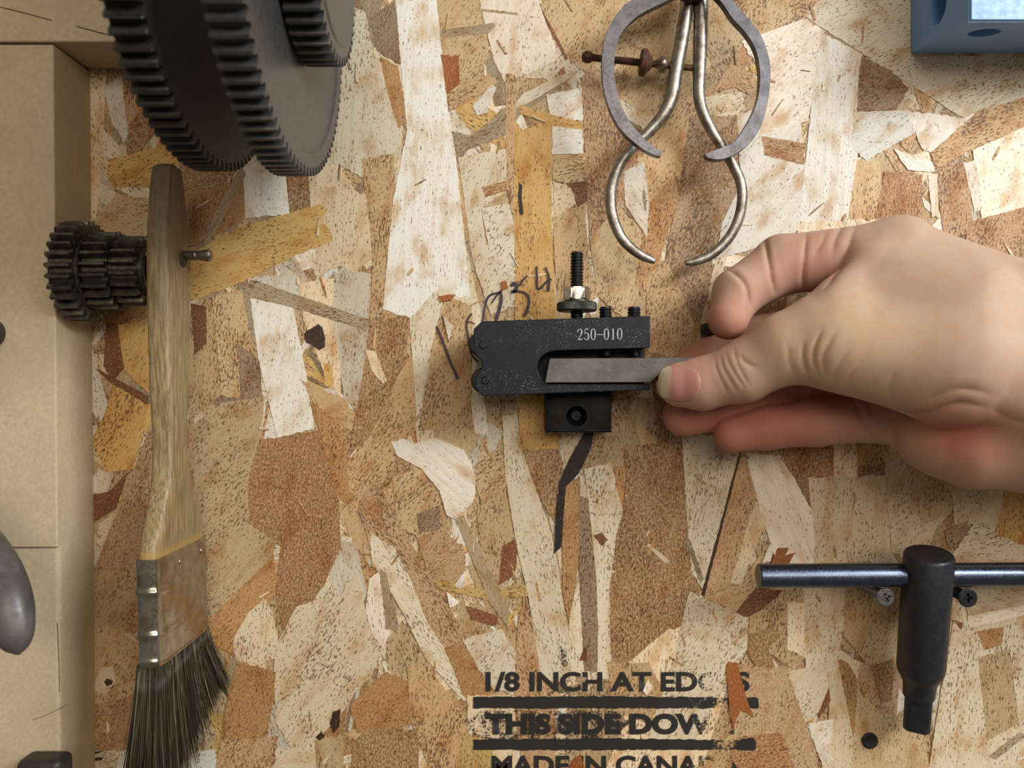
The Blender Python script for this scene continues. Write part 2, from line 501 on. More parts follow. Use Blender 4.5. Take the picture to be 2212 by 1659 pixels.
 ('g', [(2133,1632),(2200,1580),(2216,1586),(2150,1640)], 38),
 ('r', [(2056,1338),(2078,1345),(2074,1360)]),
 ('c', [(1488,1276),(1505,1285),(1617,1330),(1612,1402),(1577,1462),(1537,1532),(1500,1600),(1400,1600),(1450,1440)], 62),
 ('r', [(1588,1322),(1632,1268),(1692,1274),(1650,1312),(1614,1333)], 30),
 ('t', [(1560,1600),(1600,1560),(1560,1680),(1480,1680)], 60),
]
# shards lying over everything, also over the stamped ink
TOP = [
 ('o', [(1664,1216),(1680,1182),(1703,1184),(1694,1200),(1715,1194),(1700,1220)], 55),
 ('o', [(1567,1442),(1573,1427),(1592,1430),(1602,1472),(1613,1512),(1627,1547),(1598,1530),(1582,1572),(1576,1545)], -80),
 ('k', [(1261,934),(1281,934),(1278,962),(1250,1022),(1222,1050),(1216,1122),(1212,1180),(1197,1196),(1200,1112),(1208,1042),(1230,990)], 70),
 ('w', [(1388,1490),(1398,1466),(1410,1485),(1396,1500)], 60),
 ('o', [(1234,1642),(1254,1628),(1266,1670),(1228,1670)], 60),
 ('n', [(1248,1460),(1268,1462),(1262,1472),(1244,1470)], 10),
 ('r', [(1252,1425),(1262,1398),(1268,1400),(1268,1428)], 88),
 ('o', [(1082,610),(1092,606),(1098,622),(1084,630)], 60),
 ('o', [(948,640),(985,636),(975,648),(952,652)], 10),
 ('w', [(958,684),(978,704),(970,736)], -70),
 ('c', [(165,1640),(230,1620),(262,1618),(250,1680),(150,1680)], 15),
 ('d', [(182,1627),(206,1622),(206,1627),(184,1631)], 5),
 ('d', [(208,1623),(232,1621),(230,1627),(208,1629)], 5),
 ('d', [(190,1637),(226,1633),(222,1640),(194,1643)], 5),
 ('d', [(194,1648),(222,1643),(218,1651),(198,1655)], 5),
]


def rough_poly(pts, ang, amp_end=3.2, amp_side=0.8, step=7.0):
    ca, sa = math.cos(ang), -math.sin(ang)
    out = []
    n = len(pts)
    for i in range(n):
        a = Vector(pts[i])
        b = Vector(pts[(i + 1) % n])
        e = b - a
        L = e.length
        if L < 1e-6: continue
        ed = e / L
        along = min(1.0, abs(ed.x * ca + ed.y * sa))
        amp = amp_side + (amp_end - amp_side) * (1 - along) ** 1.5
        k = max(1, int(L / step))
        nrm = Vector((-ed.y, ed.x))
        for j in range(k):
            t = j / k
            p = a + e * t
            if j > 0:
                p = p + nrm * rng.uniform(-amp, amp) + ed * rng.uniform(-1, 1)
            out.append((p.x, p.y))
    return out


def flake_angle(pts):
    a = np.array(pts, float)
    a = a - a.mean(0)
    w, v = np.linalg.eigh(a.T @ a)
    d = v[:, 1]
    return math.atan2(-d[1], d[0])


class Board:
    def __init__(self):
        self.v, self.f, self.uv, self.col, self.par = [], [], [], [], []

    def flake(self, key, pts, ang, top, rough=True, bottom=-0.4, big=True):
        c, spk, mot = PAL[key]
        ang = flake_angle(pts) if ang is None else math.radians(ang)
        if rough:
            pts = rough_poly(pts, ang, 3.5 if big else 2.0, 0.8 if big else 0.5, 7 if big else 9)
        n = len(pts)
        k = D / F
        jit = rng.uniform(0.94, 1.05)
        warm = rng.uniform(-0.03, 0.03)
        cc = lin((min(255, c[0] * jit * (1 + warm)), min(255, c[1] * jit), min(255, c[2] * jit * (1 - warm))))
        b = len(self.v)
        ou, ov = rng.uniform(0, 500), rng.uniform(0, 500)
        uvs = []
        for (x, y) in pts:
            X, Z = (x - CX) * k, (CY - y) * k
            self.v.append((X, -top, Z))
            uvs.append((X * math.cos(ang) + Z * math.sin(ang) + ou, -X * math.sin(ang) + Z * math.cos(ang) + ov))
        for (x, y) in pts:
            self.v.append(((x - CX) * k, -bottom, (CY - y) * k))
        area = sum(pts[i][0] * pts[(i + 1) % n][1] - pts[(i + 1) % n][0] * pts[i][1] for i in range(n))
        order = list(range(n))
        if area > 0:      # photo y points down: positive here is clockwise on the wall
            order = order[::-1]
        spk = spk * rng.uniform(0.7, 1.25)
        faces = [tuple(b + i for i in order)]
        fu = [[uvs[i] for i in order]]
        for q in range(n):
            i, j = order[q], order[(q + 1) % n]
            faces.append((b + j, b + i, b + n + i, b + n + j))
            fu.append([uvs[j], uvs[i], uvs[i], uvs[j]])
        for fc, u in zip(faces, fu):
            self.f.append(fc)
            for t in u:
                self.uv.append(t)
                self.col.append(cc)
                self.par.append((spk, mot, 0, 1))


def strand_material():
    N = NT('strand board')
    uv = N.n('ShaderNodeUVMap', uv_map='grain')
    at = N.n('ShaderNodeAttribute', attribute_name='strand')
    ap = N.n('ShaderNodeAttribute', attribute_name='marks')
    sp = N.n('ShaderNodeSeparateColor')
    N.l(ap.outputs['Color'], sp.inputs[0])

    def mp(sx, sy, ox=0.0):
        m = N.n('ShaderNodeMapping')
        m.inputs['Scale'].default_value = (sx, sy, 1)
        m.inputs['Location'].default_value = (ox, ox * 0.7, 0)
        N.l(uv.outputs[0], m.inputs['Vector'])
        return m.outputs[0]
    dash = N.noise(mp(0.72, 1.95), 1.0, 2, 0.55, 0.05)
    dash2 = N.noise(mp(0.36, 1.0, 31), 1.0, 1.5, 0.5, 0.1)
    fibre = N.noise(mp(0.05, 4.2, 5), 1.0, 3, 0.6)
    grain = N.noise(mp(0.035, 0.6, 77), 1.0, 2, 0.5, 0.5)
    tone = N.noise(mp(0.09, 0.16, 9), 1.0, 3, 0.55)
    mott = N.noise(mp(1.1, 1.9, 17), 1.0, 3, 0.7)
    base = at.outputs['Color']
    # growth ring streaks and broad tone drift that belong to each strand
    base = N.mix(N.ramp(fibre, 0.3, 0.75, 0.0, 0.30), base, N.mix(1.0, base, lin((214, 178, 138)), 'MULTIPLY'))
    base = N.mix(N.ramp(grain, 0.45, 0.75, 0.0, 0.24), base, N.mix(1.0, base, lin((222, 184, 134)), 'MULTIPLY'))
    base = N.mix(N.ramp(tone, 0.46, 0.74, 0.0, 0.8), base, N.mix(1.0, base, lin((222, 186, 142)), 'MULTIPLY'))
    # dense bark-like mottling on the brown strands
    mf = N.math('MULTIPLY', sp.outputs[1], N.ramp(mott, 0.40, 0.60))
    base = N.mix(N.math('MULTIPLY', mf, 0.8), base, N.mix(1.0, base, lin((164, 130, 96)), 'MULTIPLY'))
    ml = N.math('MULTIPLY', sp.outputs[1], N.ramp(mott, 0.46, 0.30))
    base = N.mix(N.math('MULTIPLY', ml, 0.5), base, lin((214, 180, 134)))
    # short dark dashes along the grain
    dens = N.ramp(N.noise(mp(0.06, 0.1, 51), 1.0, 2), 0.3, 0.68, 0.3, 1.2)
    thr = N.math('SUBTRACT', 0.665, N.math('MULTIPLY', N.math('MULTIPLY', sp.outputs[0], dens), 0.16))
    dk = N.math('MULTIPLY', N.math('SUBTRACT', dash, thr), 16.0, clamp=True)
    dk2 = N.math('MULTIPLY', N.math('SUBTRACT', dash2, N.math('ADD', thr, 0.055)), 12.0, clamp=True)
    dk = N.math('MULTIPLY', N.math('MAXIMUM', dk, N.math('MULTIPLY', dk2, 0.75)), 0.85)
    base = N.mix(dk, base, N.mix(0.62, lin((84, 60, 40)), N.mix(1.0, base, lin((136, 104, 78)), 'MULTIPLY')))
    N.set('Base Color', base)
    N.set('Roughness', N.ramp(tone, 0.3, 0.7, 0.42, 0.62))
    N.set('Specular IOR Level', 0.35)
    hgt = N.math('SUBTRACT', N.math('ADD', N.math('MULTIPLY', fibre, 0.7), N.math('MULTIPLY', mott, 0.5)), N.math('MULTIPLY', dk, 0.8))
    N.bump(hgt, 0.45, 0.00022)
    return N.m


def build_wall():
    B = Board()
    k = D / F
    x0, x1, y0, y1 = -420, 3500, -600, 2300
    # backing
    B.flake('t', [(x0, y0), (x1, y0), (x1, y1), (x0, y1)], 90, -0.05, rough=False, bottom=-11.0)
    keys = 'wwcccccctttttnngyggaaaqb'
    nr = 3000
    for i in range(nr):
        cx, cy = rng.uniform(x0 + 60, x1 - 60), rng.uniform(y0 + 60, y1 - 60)
        inside = 0 < cx < 2212 and 0 < cy < 1659
        L = rng.choice([60, 90, 130, 180, 260]) * rng.uniform(0.7, 1.2)
        W = rng.choice([12, 20, 30, 45, 65]) * rng.uniform(0.7, 1.2)
        if not inside: L *= 2.0; W *= 2.0
        a = math.radians(90 + rng.gauss(0, 38))
        ux, uy = math.cos(a), -math.sin(a)
        sk = rng.uniform(-0.25, 0.25)
        pts = []
        for s, t in ((-1, -1), (1, -1), (1, 1), (-1, 1)):
            q = s * L * 0.5 * rng.uniform(0.8, 1.1) + t * W * sk
            r = t * W * 0.5 * rng.uniform(0.6, 1.15)
            px, py = cx + ux * q - uy * r, cy + uy * q + ux * r
            pts.append((min(max(px, x0), x1), min(max(py, y0), y1)))
        B.flake(rng.choice(keys), pts, math.degrees(a), rng.uniform(0.0, 0.16), big=False)
    # the strands one can tell apart
    for i, fl in enumerate(FL):
        ang = fl[2] if len(fl) > 2 else None
        B.flake(fl[0], fl[1], ang, 0.18 + 0.32 * i / len(FL), big=True)
    # little slivers pressed into the face
    for i in range(170):
        cx, cy = rng.uniform(190, 2212), rng.uniform(0, 1659)
        L, W = rng.uniform(12, 46), rng.uniform(2.0, 7)
        a = math.radians(90 + rng.gauss(0, 45))
        ux, uy = math.cos(a), -math.sin(a)
        pts = [(cx + ux * s * L / 2 - uy * t * W / 2 * rng.uniform(0.4, 1.2), cy + uy * s * L / 2 + ux * t * W / 2 * rng.uniform(0.4, 1.2))
               for s, t in ((-1, -1), (0, -1.2), (1, -0.6), (1, 0.7), (0, 1.2), (-1, 1))]
        B.flake(rng.choice('cctttgnnyp'), pts, math.degrees(a), 0.50 + rng.uniform(0, 0.04), big=False)
    for fl in TOP:
        B.flake(fl[0], fl[1], fl[2], 0.74 + rng.uniform(0, 0.05), bottom=0.0)
    me = bpy.data.meshes.new('wall_back')
    me.from_pydata([(x * MM, y * MM, z * MM) for x, y, z in B.v], [], B.f)
    uvl = me.uv_layers.new(name='grain')
    uvl.data.foreach_set('uv', np.array(B.uv, np.float32).ravel())
    ca = me.color_attributes.new('strand', 'FLOAT_COLOR', 'CORNER')
    ca.data.foreach_set('color', np.array(B.col, np.float32).ravel())
    cb = me.color_attributes.new('marks', 'FLOAT_COLOR', 'CORNER')
    cb.data.foreach_set('color', np.array(B.par, np.float32).ravel())
    me.materials.append(strand_material())
    o = bpy.data.objects.new('wall_back', me)
    COL.objects.link(o)
    tag(o, kind='structure')
    o['label'] = 'oriented strand board wall of pressed tan and brown wood strands'
    return o


wall = build_wall()

# ---------------------------------------------------------------- ink on the board


def ink_material(name, col, cover, fade=None, back=None):
    N = NT(name)
    N.set('Base Color', lin(col))
    N.set('Roughness', 0.6)
    v = N.coords((1000, 1000, 1000))
    n1 = N.noise(v, 1.3, 4, 0.65)
    n2 = N.noise(v, 0.22, 2, 0.5)
    s = N.math('ADD', N.math('MULTIPLY', n1, 0.55), N.math('MULTIPLY', n2, 0.45))
    if fade:
        sx = N.n('ShaderNodeSeparateXYZ')
        N.l(v, sx.inputs[0])
        f = N.ramp(sx.outputs[0], fade[0], fade[1], 0.0, fade[2])
        if back:
            f = N.math('SUBTRACT', f, N.ramp(sx.outputs[0], back[0], back[1], 0.0, back[2]))
        s = N.math('SUBTRACT', s, f)
    al = N.ramp(s, cover - 0.09, cover + 0.05)
    N.set('Alpha', N.math('MULTIPLY', al, 0.93))
    return N.m


INK_H = 0.66


def text_mesh(s, px0, px1, pyb, pyt, h, bold=0.03):
    """text fitted to a pixel rectangle on the board; returns verts (mm) and faces"""
    cu = bpy.data.curves.new('t', 'FONT')
    cu.body = s
    cu.offset = bold
    cu.resolution_u = 4
    ob = bpy.data.objects.new('t', cu)
    COL.objects.link(ob)
    dg = bpy.context.evaluated_depsgraph_get()
    me = bpy.data.meshes.new_from_object(ob.evaluated_get(dg))
    vs = np.array([v.co[:] for v in me.vertices])
    fs = [tuple(p.vertices) for p in me.polygons]
    bpy.data.objects.remove(ob)
    bpy.data.curves.remove(cu)
    bpy.data.meshes.remove(me)
    a, b = vs.min(0), vs.max(0)
    out = []
    for v in vs:
        x = px0 + (v[0] - a[0]) / (b[0] - a[0]) * (px1 - px0)
        y = pyb + (v[1] - a[1]) / (b[1] - a[1]) * (pyt - pyb)
        out.append(P(x, y, h))
    return out, fs


def ribbon(mb, pts, w, h, n=None, closed=False):
    """flat marker stroke through pixel points; w = width px or list"""
    n = n or len(pts) * 6
    ws = w if isinstance(w, (list, tuple)) else [w] * len(pts)
    sm = spline([(p[0], p[1], q) for p, q in zip(pts, ws)], n)
    vs, fs = [], []
    for i, p in enumerate(sm):
        a = sm[max(0, i - 1)]
        b = sm[min(n - 1, i + 1)]
        t = Vector((b[0] - a[0], b[1] - a[1])).normalized()
        nn = Vector((-t.y, t.x)) * p[2] / 2
        vs.append(P(p[0] + nn.x, p[1] + nn.y, h))
        vs.append(P(p[0] - nn.x, p[1] - nn.y, h))
        if i:
            fs.append((2 * i - 2, 2 * i - 1, 2 * i + 1, 2 * i))
    mb.add(vs, fs, False)


def flatpoly(mb, pts, h):
    mb.add([P(x, y, h) for x, y in pts], [tuple(range(len(pts)))], False)


stamp_ink = ink_material('stamp ink', (30, 27, 25), 0.35, (53, 64, 0.27), (67, 71, 0.2))
m = MB()
for s, a, b, c, d in (('1/8 INCH AT EDGES', 1049, 1620, 1494, 1451), ('MADE IN CANADA', 1062, 1600, 1674, 1632)):
    vs, fs = text_mesh(s, a, b, c, d, INK_H, 0.035)
    m.add(vs, fs, False)
vs, fs = text_mesh('THIS SIDE DOWN', 1048, 1586, 1587, 1541, INK_H, 0.055)
m.add(vs, fs, False)
stamp = m.build('stamped_lettering', stamp_ink, wall, sharp=0, fix=False)
stamp['label'] = 'black stamped lettering'
m = MB()
bar_ink = ink_material('stamp bar ink', (30, 27, 25), 0.33, (53, 64, 0.19), (66, 72, 0.12))
for (y0, y1, xa, xb) in ((1504, 1530, 1022, 1638), (1595, 1620, 1022, 1632)):
    flatpoly(m, rough_poly([(xa, y0 + 2), (xa + 300, y0), (xb, y0 + 4), (xb + 1, y1), (xa + 300, y1), (xa, y1)], 0, 1.5, 1.5, 9), INK_H - 0.02)
flatpoly(m, rough_poly([(1610, 1507), (1634, 1506), (1638, 1518), (1634, 1530), (1612, 1528)], 0, 1, 1), INK_H + 0.01)
flatpoly(m, rough_poly([(1600, 1596), (1628, 1593), (1634, 1606), (1628, 1622), (1602, 1620)], 0, 1, 1), INK_H + 0.01)
bars = m.build('stamped_bar', bar_ink, wall, sharp=0, fix=False)
m = MB()
smear_ink = ink_material('smeared ink', (36, 31, 28), 0.545)
flatpoly(m, rough_poly([(1022, 1540), (1060, 1534), (1330, 1536), (1375, 1545), (1330, 1592), (1240, 1600), (1060, 1598), (1020, 1590)], 0, 3, 3), INK_H - 0.04)
flatpoly(m, rough_poly([(985, 1565), (1040, 1538), (1050, 1560), (1010, 1580)], 0, 3, 3), INK_H - 0.04)
flatpoly(m, rough_poly([(1180, 1485), (1260, 1490), (1250, 1510), (1190, 1508)], 0, 3, 3), INK_H - 0.05)
flatpoly(m, rough_poly([(1210, 1395), (1228, 1400), (1225, 1440), (1212, 1450)], 0, 3, 3), INK_H - 0.05)
smear = m.build('ink_smear', smear_ink, wall, sharp=0, fix=False)

marker_ink = ink_material('marker ink', (52, 36, 48), 0.30)
m = MB()
ribbon(m, [(943, 704), (956, 735), (971, 777), (989, 818)], [4, 5, 5.5, 7], INK_H)
ribbon(m, [(1019, 677), (1011, 689), (1008, 704), (1011, 725), (1014, 748), (1020, 768), (1033, 782)], [4, 4.5, 4, 4, 4, 4, 4], INK_H)
ribbon(m, [(1010, 697), (1017, 695), (1026, 700)], 2.5, INK_H)
ribbon(m, [(1043, 694), (1047, 665), (1053, 645), (1062, 636), (1074, 633), (1081, 632), (1083, 645), (1080, 664), (1071, 694)], [4.5, 4.5, 5, 5, 4, 5, 7, 7, 7], INK_H)
ribbon(m, [(1062, 655), (1072, 640), (1088, 622)], [3, 4, 3], INK_H)
ribbon(m, [(1139, 595), (1130, 605), (1122, 617)], [4, 4, 5], INK_H)
ribbon(m, [(1104, 618), (1110, 612), (1116, 618), (1112, 628), (1104, 630)], [6, 8, 8, 8, 6], INK_H)
ribbon(m, [(1108, 630), (1122, 629), (1137, 635), (1143, 650), (1139, 669), (1132, 683)], [5, 4.5, 5, 6, 6.5, 6.5], INK_H)
ribbon(m, [(1159, 575), (1160, 602), (1161, 622), (1170, 621), (1178, 611), (1191, 602)], [4.5, 5, 5, 4.5, 4.5, 5], INK_H + 0.01)
ribbon(m, [(1178, 577), (1183, 590), (1186, 606), (1184, 629)], [4, 5, 6, 7], INK_H)
mk = m.build('marker_writing', marker_ink, wall, sharp=0, fix=False)
mk['label'] = 'handwritten dark purple marker digits'
# ---------------------------------------------------------------- fibreboard frame


def fibre_mat():
    N = NT('fibreboard')
    v = N.coords((1000, 1000, 1000))
    a = N.noise(v, 0.9, 4, 0.7)
    b = N.noise(v, 0.05, 2, 0.5)
    base = N.mix(N.ramp(a, 0.3, 0.7), lin((184, 166, 136)), lin((200, 182, 150)))
    base = N.mix(N.ramp(b, 0.4, 0.7, 0, 0.5), base, lin((176, 157, 126)))
    N.set('Base Color', base)
    N.set('Roughness', 0.72)
    N.set('Specular IOR Level', 0.25)
    N.bump(N.noise(v, 3.0, 3, 0.7), 0.15, 0.0002)
    return N.m


fibre = fibre_mat()
thin = metal_mat('pencil line', (92, 70, 54), (104, 80, 60), 0, 0.8, bump=0)  # thin dark lines drawn on the boards
T = 21.0      # thickness of the frame boards


def wallx(z):      # inner face of the upright leans a touch
    return -131.6 + (98.0 - z) * 0.0085


up = empty('fibreboard_upright', (-150, -T / 2, 0), 'tan fibreboard upright along the left edge of the strand board wall', 'board')
m = MB()


def slab(z0, z1, th, dx=0.0, rnd=0.0):
    """piece of the upright between two heights"""
    xs0, xs1 = wallx(z0) + dx, wallx(z1) + dx
    sec = []
    for x, z in ((xs0, z0), (xs1, z1)):
        r = max(rnd, 0.6)
        row = [(-215, -0.2, z), (x, -0.2, z)]
        for i in range(6):
            w = i / 5 * math.pi / 2
            row.append((x - r + r * math.cos(w), -th + r - r * math.sin(w), z))
        row.append((-215, -th, z))
        sec.append(row)
    m.prism(sec[0], sec[1])


zt = P(0, 100, T).z + 0.4
slab(P(0, 1181, T).z, zt, T)
slab(P(0, 1342, T).z, P(0, 1181, T).z, T - 0.9, 0.0, 1.6)
slab(-165, P(0, 1342, T).z, T - 0.35, 0.0, 1.2)
m.build('board', fibre, up, bevel=0, sharp=30)
m = MB()
for pts, w in (([(124, 1345), (127, 1420), (129, 1495)], 1.4), ([(146, 1522), (110, 1540), (70, 1556)], 1.2)):
    ribbon(m, pts, w, T - 0.32)
m.build('thin_line', thin, up, sharp=0, fix=False)

cross = empty('fibreboard_crosspiece', (-130, -T / 2, 112), 'tan fibreboard crosspiece at the top left above the upright', 'board')
zb = P(0, 150, 0).z
m = MB()
m.box((-215, -T, zb + 0.02), (-84.5, -0.2, 175))
m.build('board', fibre, cross, bevel=0.5)
m = MB()
ribbon(m, [(0, 15), (60, 30), (112, 44)], [2.2, 2.4, 2.0], T + 0.06)
ribbon(m, [(165, 57), (230, 74), (300, 88)], [2.4, 2.6, 2.0], T + 0.06)
m.build('thin_line', thin, cross, sharp=0, fix=False)

# ---------------------------------------------------------------- gears


def gear_mb(m, xa, xb, cy_h, cz, R, z, bore, mod, rim=0.0, seg_in=None, dep=0.0, rot=0.0):
    """spur gear with its axis along X between xa and xb; R = tip radius"""
    root = R - 2.2 * mod
    rp = R - 1.0 * mod
    pts = []
    for i in range(z):
        w0 = 2 * math.pi * (i + rot) / z
        p = 2 * math.pi / z
        for f, r in ((-0.33, root), (-0.25, rp - 0.3 * mod), (-0.19, rp + 0.4 * mod), (-0.12, R), (0.12, R), (0.19, rp + 0.4 * mod), (0.25, rp - 0.3 * mod), (0.33, root)):
            pts.append((w0 + f * p, r))
    n = len(pts)
    ch = 0.25
    rings = []

    def ring(x, fn):
        return [(x, -(cy_h + fn(w, r) * math.cos(w)), cz + fn(w, r) * math.sin(w)) for w, r in pts]
    rr = root - 0.8 * mod
    rim_r = rr - rim if rim else rr
    prof = [(xa, lambda w, r: bore), (xa, lambda w, r: rr), (xa, lambda w, r: r - ch if r > rp else r), (xa + ch, lambda w, r: r),
            (xb - ch, lambda w, r: r), (xb, lambda w, r: r - ch if r > rp else r), (xb, lambda w, r: rr)]
    if rim:
        prof += [(xb, lambda w, r: rim_r + 0.5), (xb - dep, lambda w, r: rim_r)]
    prof += [(xb - dep, lambda w, r: bore)]
    vs, fs = [], []
    for x, fn in prof:
        vs += ring(x, fn)
    k = len(prof)
    for a in range(k):
        b = (a + 1) % k
        for i in range(n):
            j = (i + 1) % n
            fs.append((a * n + i, a * n + j, b * n + j, b * n + i))
    m.add(vs, fs, True)


def printed_mat(name, c, rough, waves, rot=(0.8, 0, 0), amt=0.3, spec=0.5):
    """black printed plastic with fine layer lines"""
    N = NT(name)
    v = N.coords((1000, 1000, 1000), rot=rot)
    w = N.n('ShaderNodeTexWave', wave_type='BANDS', bands_direction='Y')
    w.inputs['Scale'].default_value = waves
    w.inputs['Distortion'].default_value = 1.2
    w.inputs['Detail'].default_value = 2
    w.inputs['Detail Scale'].default_value = 1.5
    N.l(v, w.inputs['Vector'])
    v2 = N.coords((1000, 1000, 1000))
    a = N.noise(v2, 0.5, 3, 0.6)
    N.set('Base Color', N.mix(N.ramp(a, 0.3, 0.7), lin(c), lin(tuple(min(255, x + 12) for x in c))))
    N.set('Roughness', rough)
    N.set('Specular IOR Level', spec)
    N.bump(N.math('ADD', w.outputs[0], N.math('MULTIPLY', N.noise(v2, 3.5, 2), 0.8)), amt, 0.0003)
    return N.m


blk_print = printed_mat('black printed plastic', (30, 29, 26), 0.45, 0.45, amt=0.6)
blk_brk = printed_mat('black bracket plastic', (11, 11, 13), 0.42, 0.8, rot=(0, 0.8, 0), amt=0.12, spec=0.15)
blk_gear = metal_mat('black gear plastic', (50, 50, 51), (63, 62, 61), 0.0, 0.36, scale=0.5, bump=0.25, spec=0.6)
GH, GZ = 60.0, 103.0
ga = empty('spur_gear', (-74.7, -GH, GZ), 'large black gear with a ribbed face, left of the pair hanging at the top', 'gear', 'large black gears at the top left')
m = MB()
gear_mb(m, -79.2, -71.4, GH, GZ, 50.4, 98, 8, 1.0, rot=0.3)
m.build('gear_body', blk_print, ga, sharp=28)
gb = empty('spur_gear', (-55, -GH, GZ), 'large black gear with a smooth grey-lit face, right of the pair at the top', 'gear', 'large black gears at the top left')
m = MB()
gear_mb(m, -59.2, -51.0, GH, GZ, 51.6, 100, 8, 1.0, rim=3.0, dep=0.5)
m.build('gear_body', blk_gear, gb, sharp=28)
gc = empty('pinion_gear', (-46, -GH, GZ), 'small black pinion against the right face of the large top gear', 'gear')
m = MB()
gear_mb(m, -50.9, -42.3, GH, GZ, 25.2, 48, 8, 1.0, rim=2.0, dep=-0.3)
m.build('gear_body', blk_gear, gc, sharp=28)

# three stacked steel gears on the nail
steel_gear = metal_mat('oiled gear steel', (76, 72, 66), (108, 101, 90), 0.8, 0.34, scale=0.4, bump=0.2)
NH, NZ = 20.0, P(0, 553, 20).z
SG_H, SG_Z = 15.6, P(0, 580, 22).z
specs = [(-129.4, -122.6, 14.6, 28, 'widest of the three stacked dark steel gears, against the tan upright'),
         (-121.6, -114.4, 11.5, 22, 'middle of the three stacked dark steel gears beside the tan upright'),
         (-113.8, -106.5, 10.3, 19, 'narrowest of the three stacked dark steel gears, next to the brush handle')]
for i, (xa, xb, R, z, lab) in enumerate(specs):
    g = empty('change_gear', ((xa + xb) / 2, -SG_H, SG_Z), lab, 'gear', 'stacked steel gears on the nail')
    m = MB()
    gear_mb(m, xa, xb, SG_H, SG_Z, R, z, 5.8, 1.0, rot=0.25 * i)
    m.build('gear_body', steel_gear, g, sharp=28)
    m = MB()
    r2 = 7.4 if i == 2 else R - 3.6
    xe = xb + (1.3 if i == 2 else 0.6)
    vs = []
    m.lathe((xb - 0.3, -SG_H, SG_Z), (1, 0, 0), [(0, 5.85), (0, r2), (xe - xb + 0.1, r2), (xe - xb + 0.3, r2 - 0.3), (xe - xb + 0.3, 5.85), (0, 5.85)], 40, cap=False)
    m.build('hub', steel_gear, g, sharp=28)

# ---------------------------------------------------------------- nail
nail_mat = metal_mat('nail steel', (112, 104, 98), (150, 142, 134), 0.9, 0.36, scale=0.8, bump=0.15)
m = MB()
xh = P(457, 553, NH).x
m.lathe((-131.2, -NH + 0.6, NZ + 0.4), Vector((xh + 131.2, -0.6, -0.3)), [(0, 0.1), (0, 1.35), (xh + 131.2 - 5.2, 1.35), (xh + 131.2 - 4.6, 1.55), (xh + 131.2 - 4.2, 1.3), (xh + 131.2 - 3.4, 1.35), (xh + 131.2 - 1.6, 1.75), (xh + 131.2 - 0.5, 1.75), (xh + 131.2, 1.2), (xh + 131.2, 0.1)], 24)
nail = m.build('nail', nail_mat, None, origin=(-108, -NH, NZ))
tag(nail, 'long steel nail sticking out of the tan upright through the brush handle', 'nail')

# ---------------------------------------------------------------- paint brush


def wood_handle_mat():
    N = NT('worn handle wood')
    v = N.coords((1000, 1000, 1000))
    vg = N.coords((1600, 1600, 110))
    g = N.noise(vg, 1.0, 4, 0.7)
    d = N.noise(v, 0.10, 3, 0.6)
    base = N.mix(N.ramp(g, 0.3, 0.7), lin((112, 92, 62)), lin((172, 148, 106)))
    sz = N.n('ShaderNodeSeparateXYZ')
    N.l(v, sz.inputs[0])
    dirt = N.ramp(N.math('ADD', sz.outputs[2], N.math('MULTIPLY', d, 40.0)), -22.0, 50.0, 0.0, 0.88)
    base = N.mix(dirt, base, lin((74, 60, 40)))
    base = N.mix(N.ramp(d, 0.5, 0.7, 0, 0.5), base, lin((120, 104, 74)))
    yel = N.ramp(sz.outputs[2], -81.2, -82.4)
    base = N.mix(N.math('MULTIPLY', yel, 0.55), base, lin((176, 138, 70)))
    N.set('Base Color', base)
    N.set('Roughness', 0.5)
    N.bump(g, 0.25, 0.0003)
    return N.m


brush = empty('paint_brush', (-97.5, -21, NZ), 'worn wooden paint brush with dark bristles hanging on the nail', 'brush')
m = MB()
tab = [(62.6, 22.6, 23.4, -99.4, -96.6), (61.9, 21.0, 25.0, -100.6, -95.6), (60.0, 19.0, 26.8, -101.3, -94.9), (50, 16.0, 28.6, -101.7, -94.7), (36, 14.0, 30.0, -101.7, -94.7),
       (17, 13.8, 30.0, -101.4, -94.4), (-3, 15.2, 28.8, -101.2, -94.4), (-16, 16.4, 27.6, -101.0, -94.4), (-25, 14.4, 28.6, -100.8, -94.3), (-30, 11.4, 30.4, -100.7, -94.3),
       (-35, 7.6, 32.8, -100.6, -94.3), (-40, 4.4, 35.6, -100.5, -94.3), (-44.5, 2.9, 37.8, -100.4, -94.4), (-48.5, 2.6, 38.3, -100.3, -94.5)]
rows = spline(tab, 60)
NS = 40


def rsec(z, hb, hf, xl, xr, e=3.2):
    out = []
    for i in range(NS):
        w = 2 * math.pi * i / NS
        c, s = math.cos(w), math.sin(w)
        x = (xl + xr) / 2 + (xr - xl) / 2 * math.copysign(abs(c) ** (2 / e), c)
        h = (hb + hf) / 2 + (hf - hb) / 2 * math.copysign(abs(s) ** (2 / e), s)
        out.append((x, -h, z))
    return out


vs, fs = [], []
for r in rows:
    vs += rsec(*r, e=5.5)
for k in range(len(rows) - 1):
    for i in range(NS):
        j = (i + 1) % NS
        fs.append((k * NS + i, k * NS + j, (k + 1) * NS + j, (k + 1) * NS + i))
fs.append(tuple(reversed(range(NS))))
fs.append(tuple(range((len(rows) - 1) * NS, len(rows) * NS)))
m.add(vs, fs)
handle = m.build('handle', wood_handle_mat(), brush, sharp=50)
m = MB()
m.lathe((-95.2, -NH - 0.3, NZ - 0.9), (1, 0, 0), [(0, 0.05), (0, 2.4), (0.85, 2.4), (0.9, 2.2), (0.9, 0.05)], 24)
m.build('hole_shade_disc', metal_mat('hole shadow wood', (52, 38, 24), (70, 52, 32), 0, 0.8, bump=0), handle, sharp=40)  # dark disc on the handle face, the hole's shade given as colour
ferr_mat = metal_mat('ferrule tin', (176, 172, 164), (150, 140, 122), 0.95, 0.2, scale=0.25, bump=0.12, specks=0.4)
m = MB()
rows = []
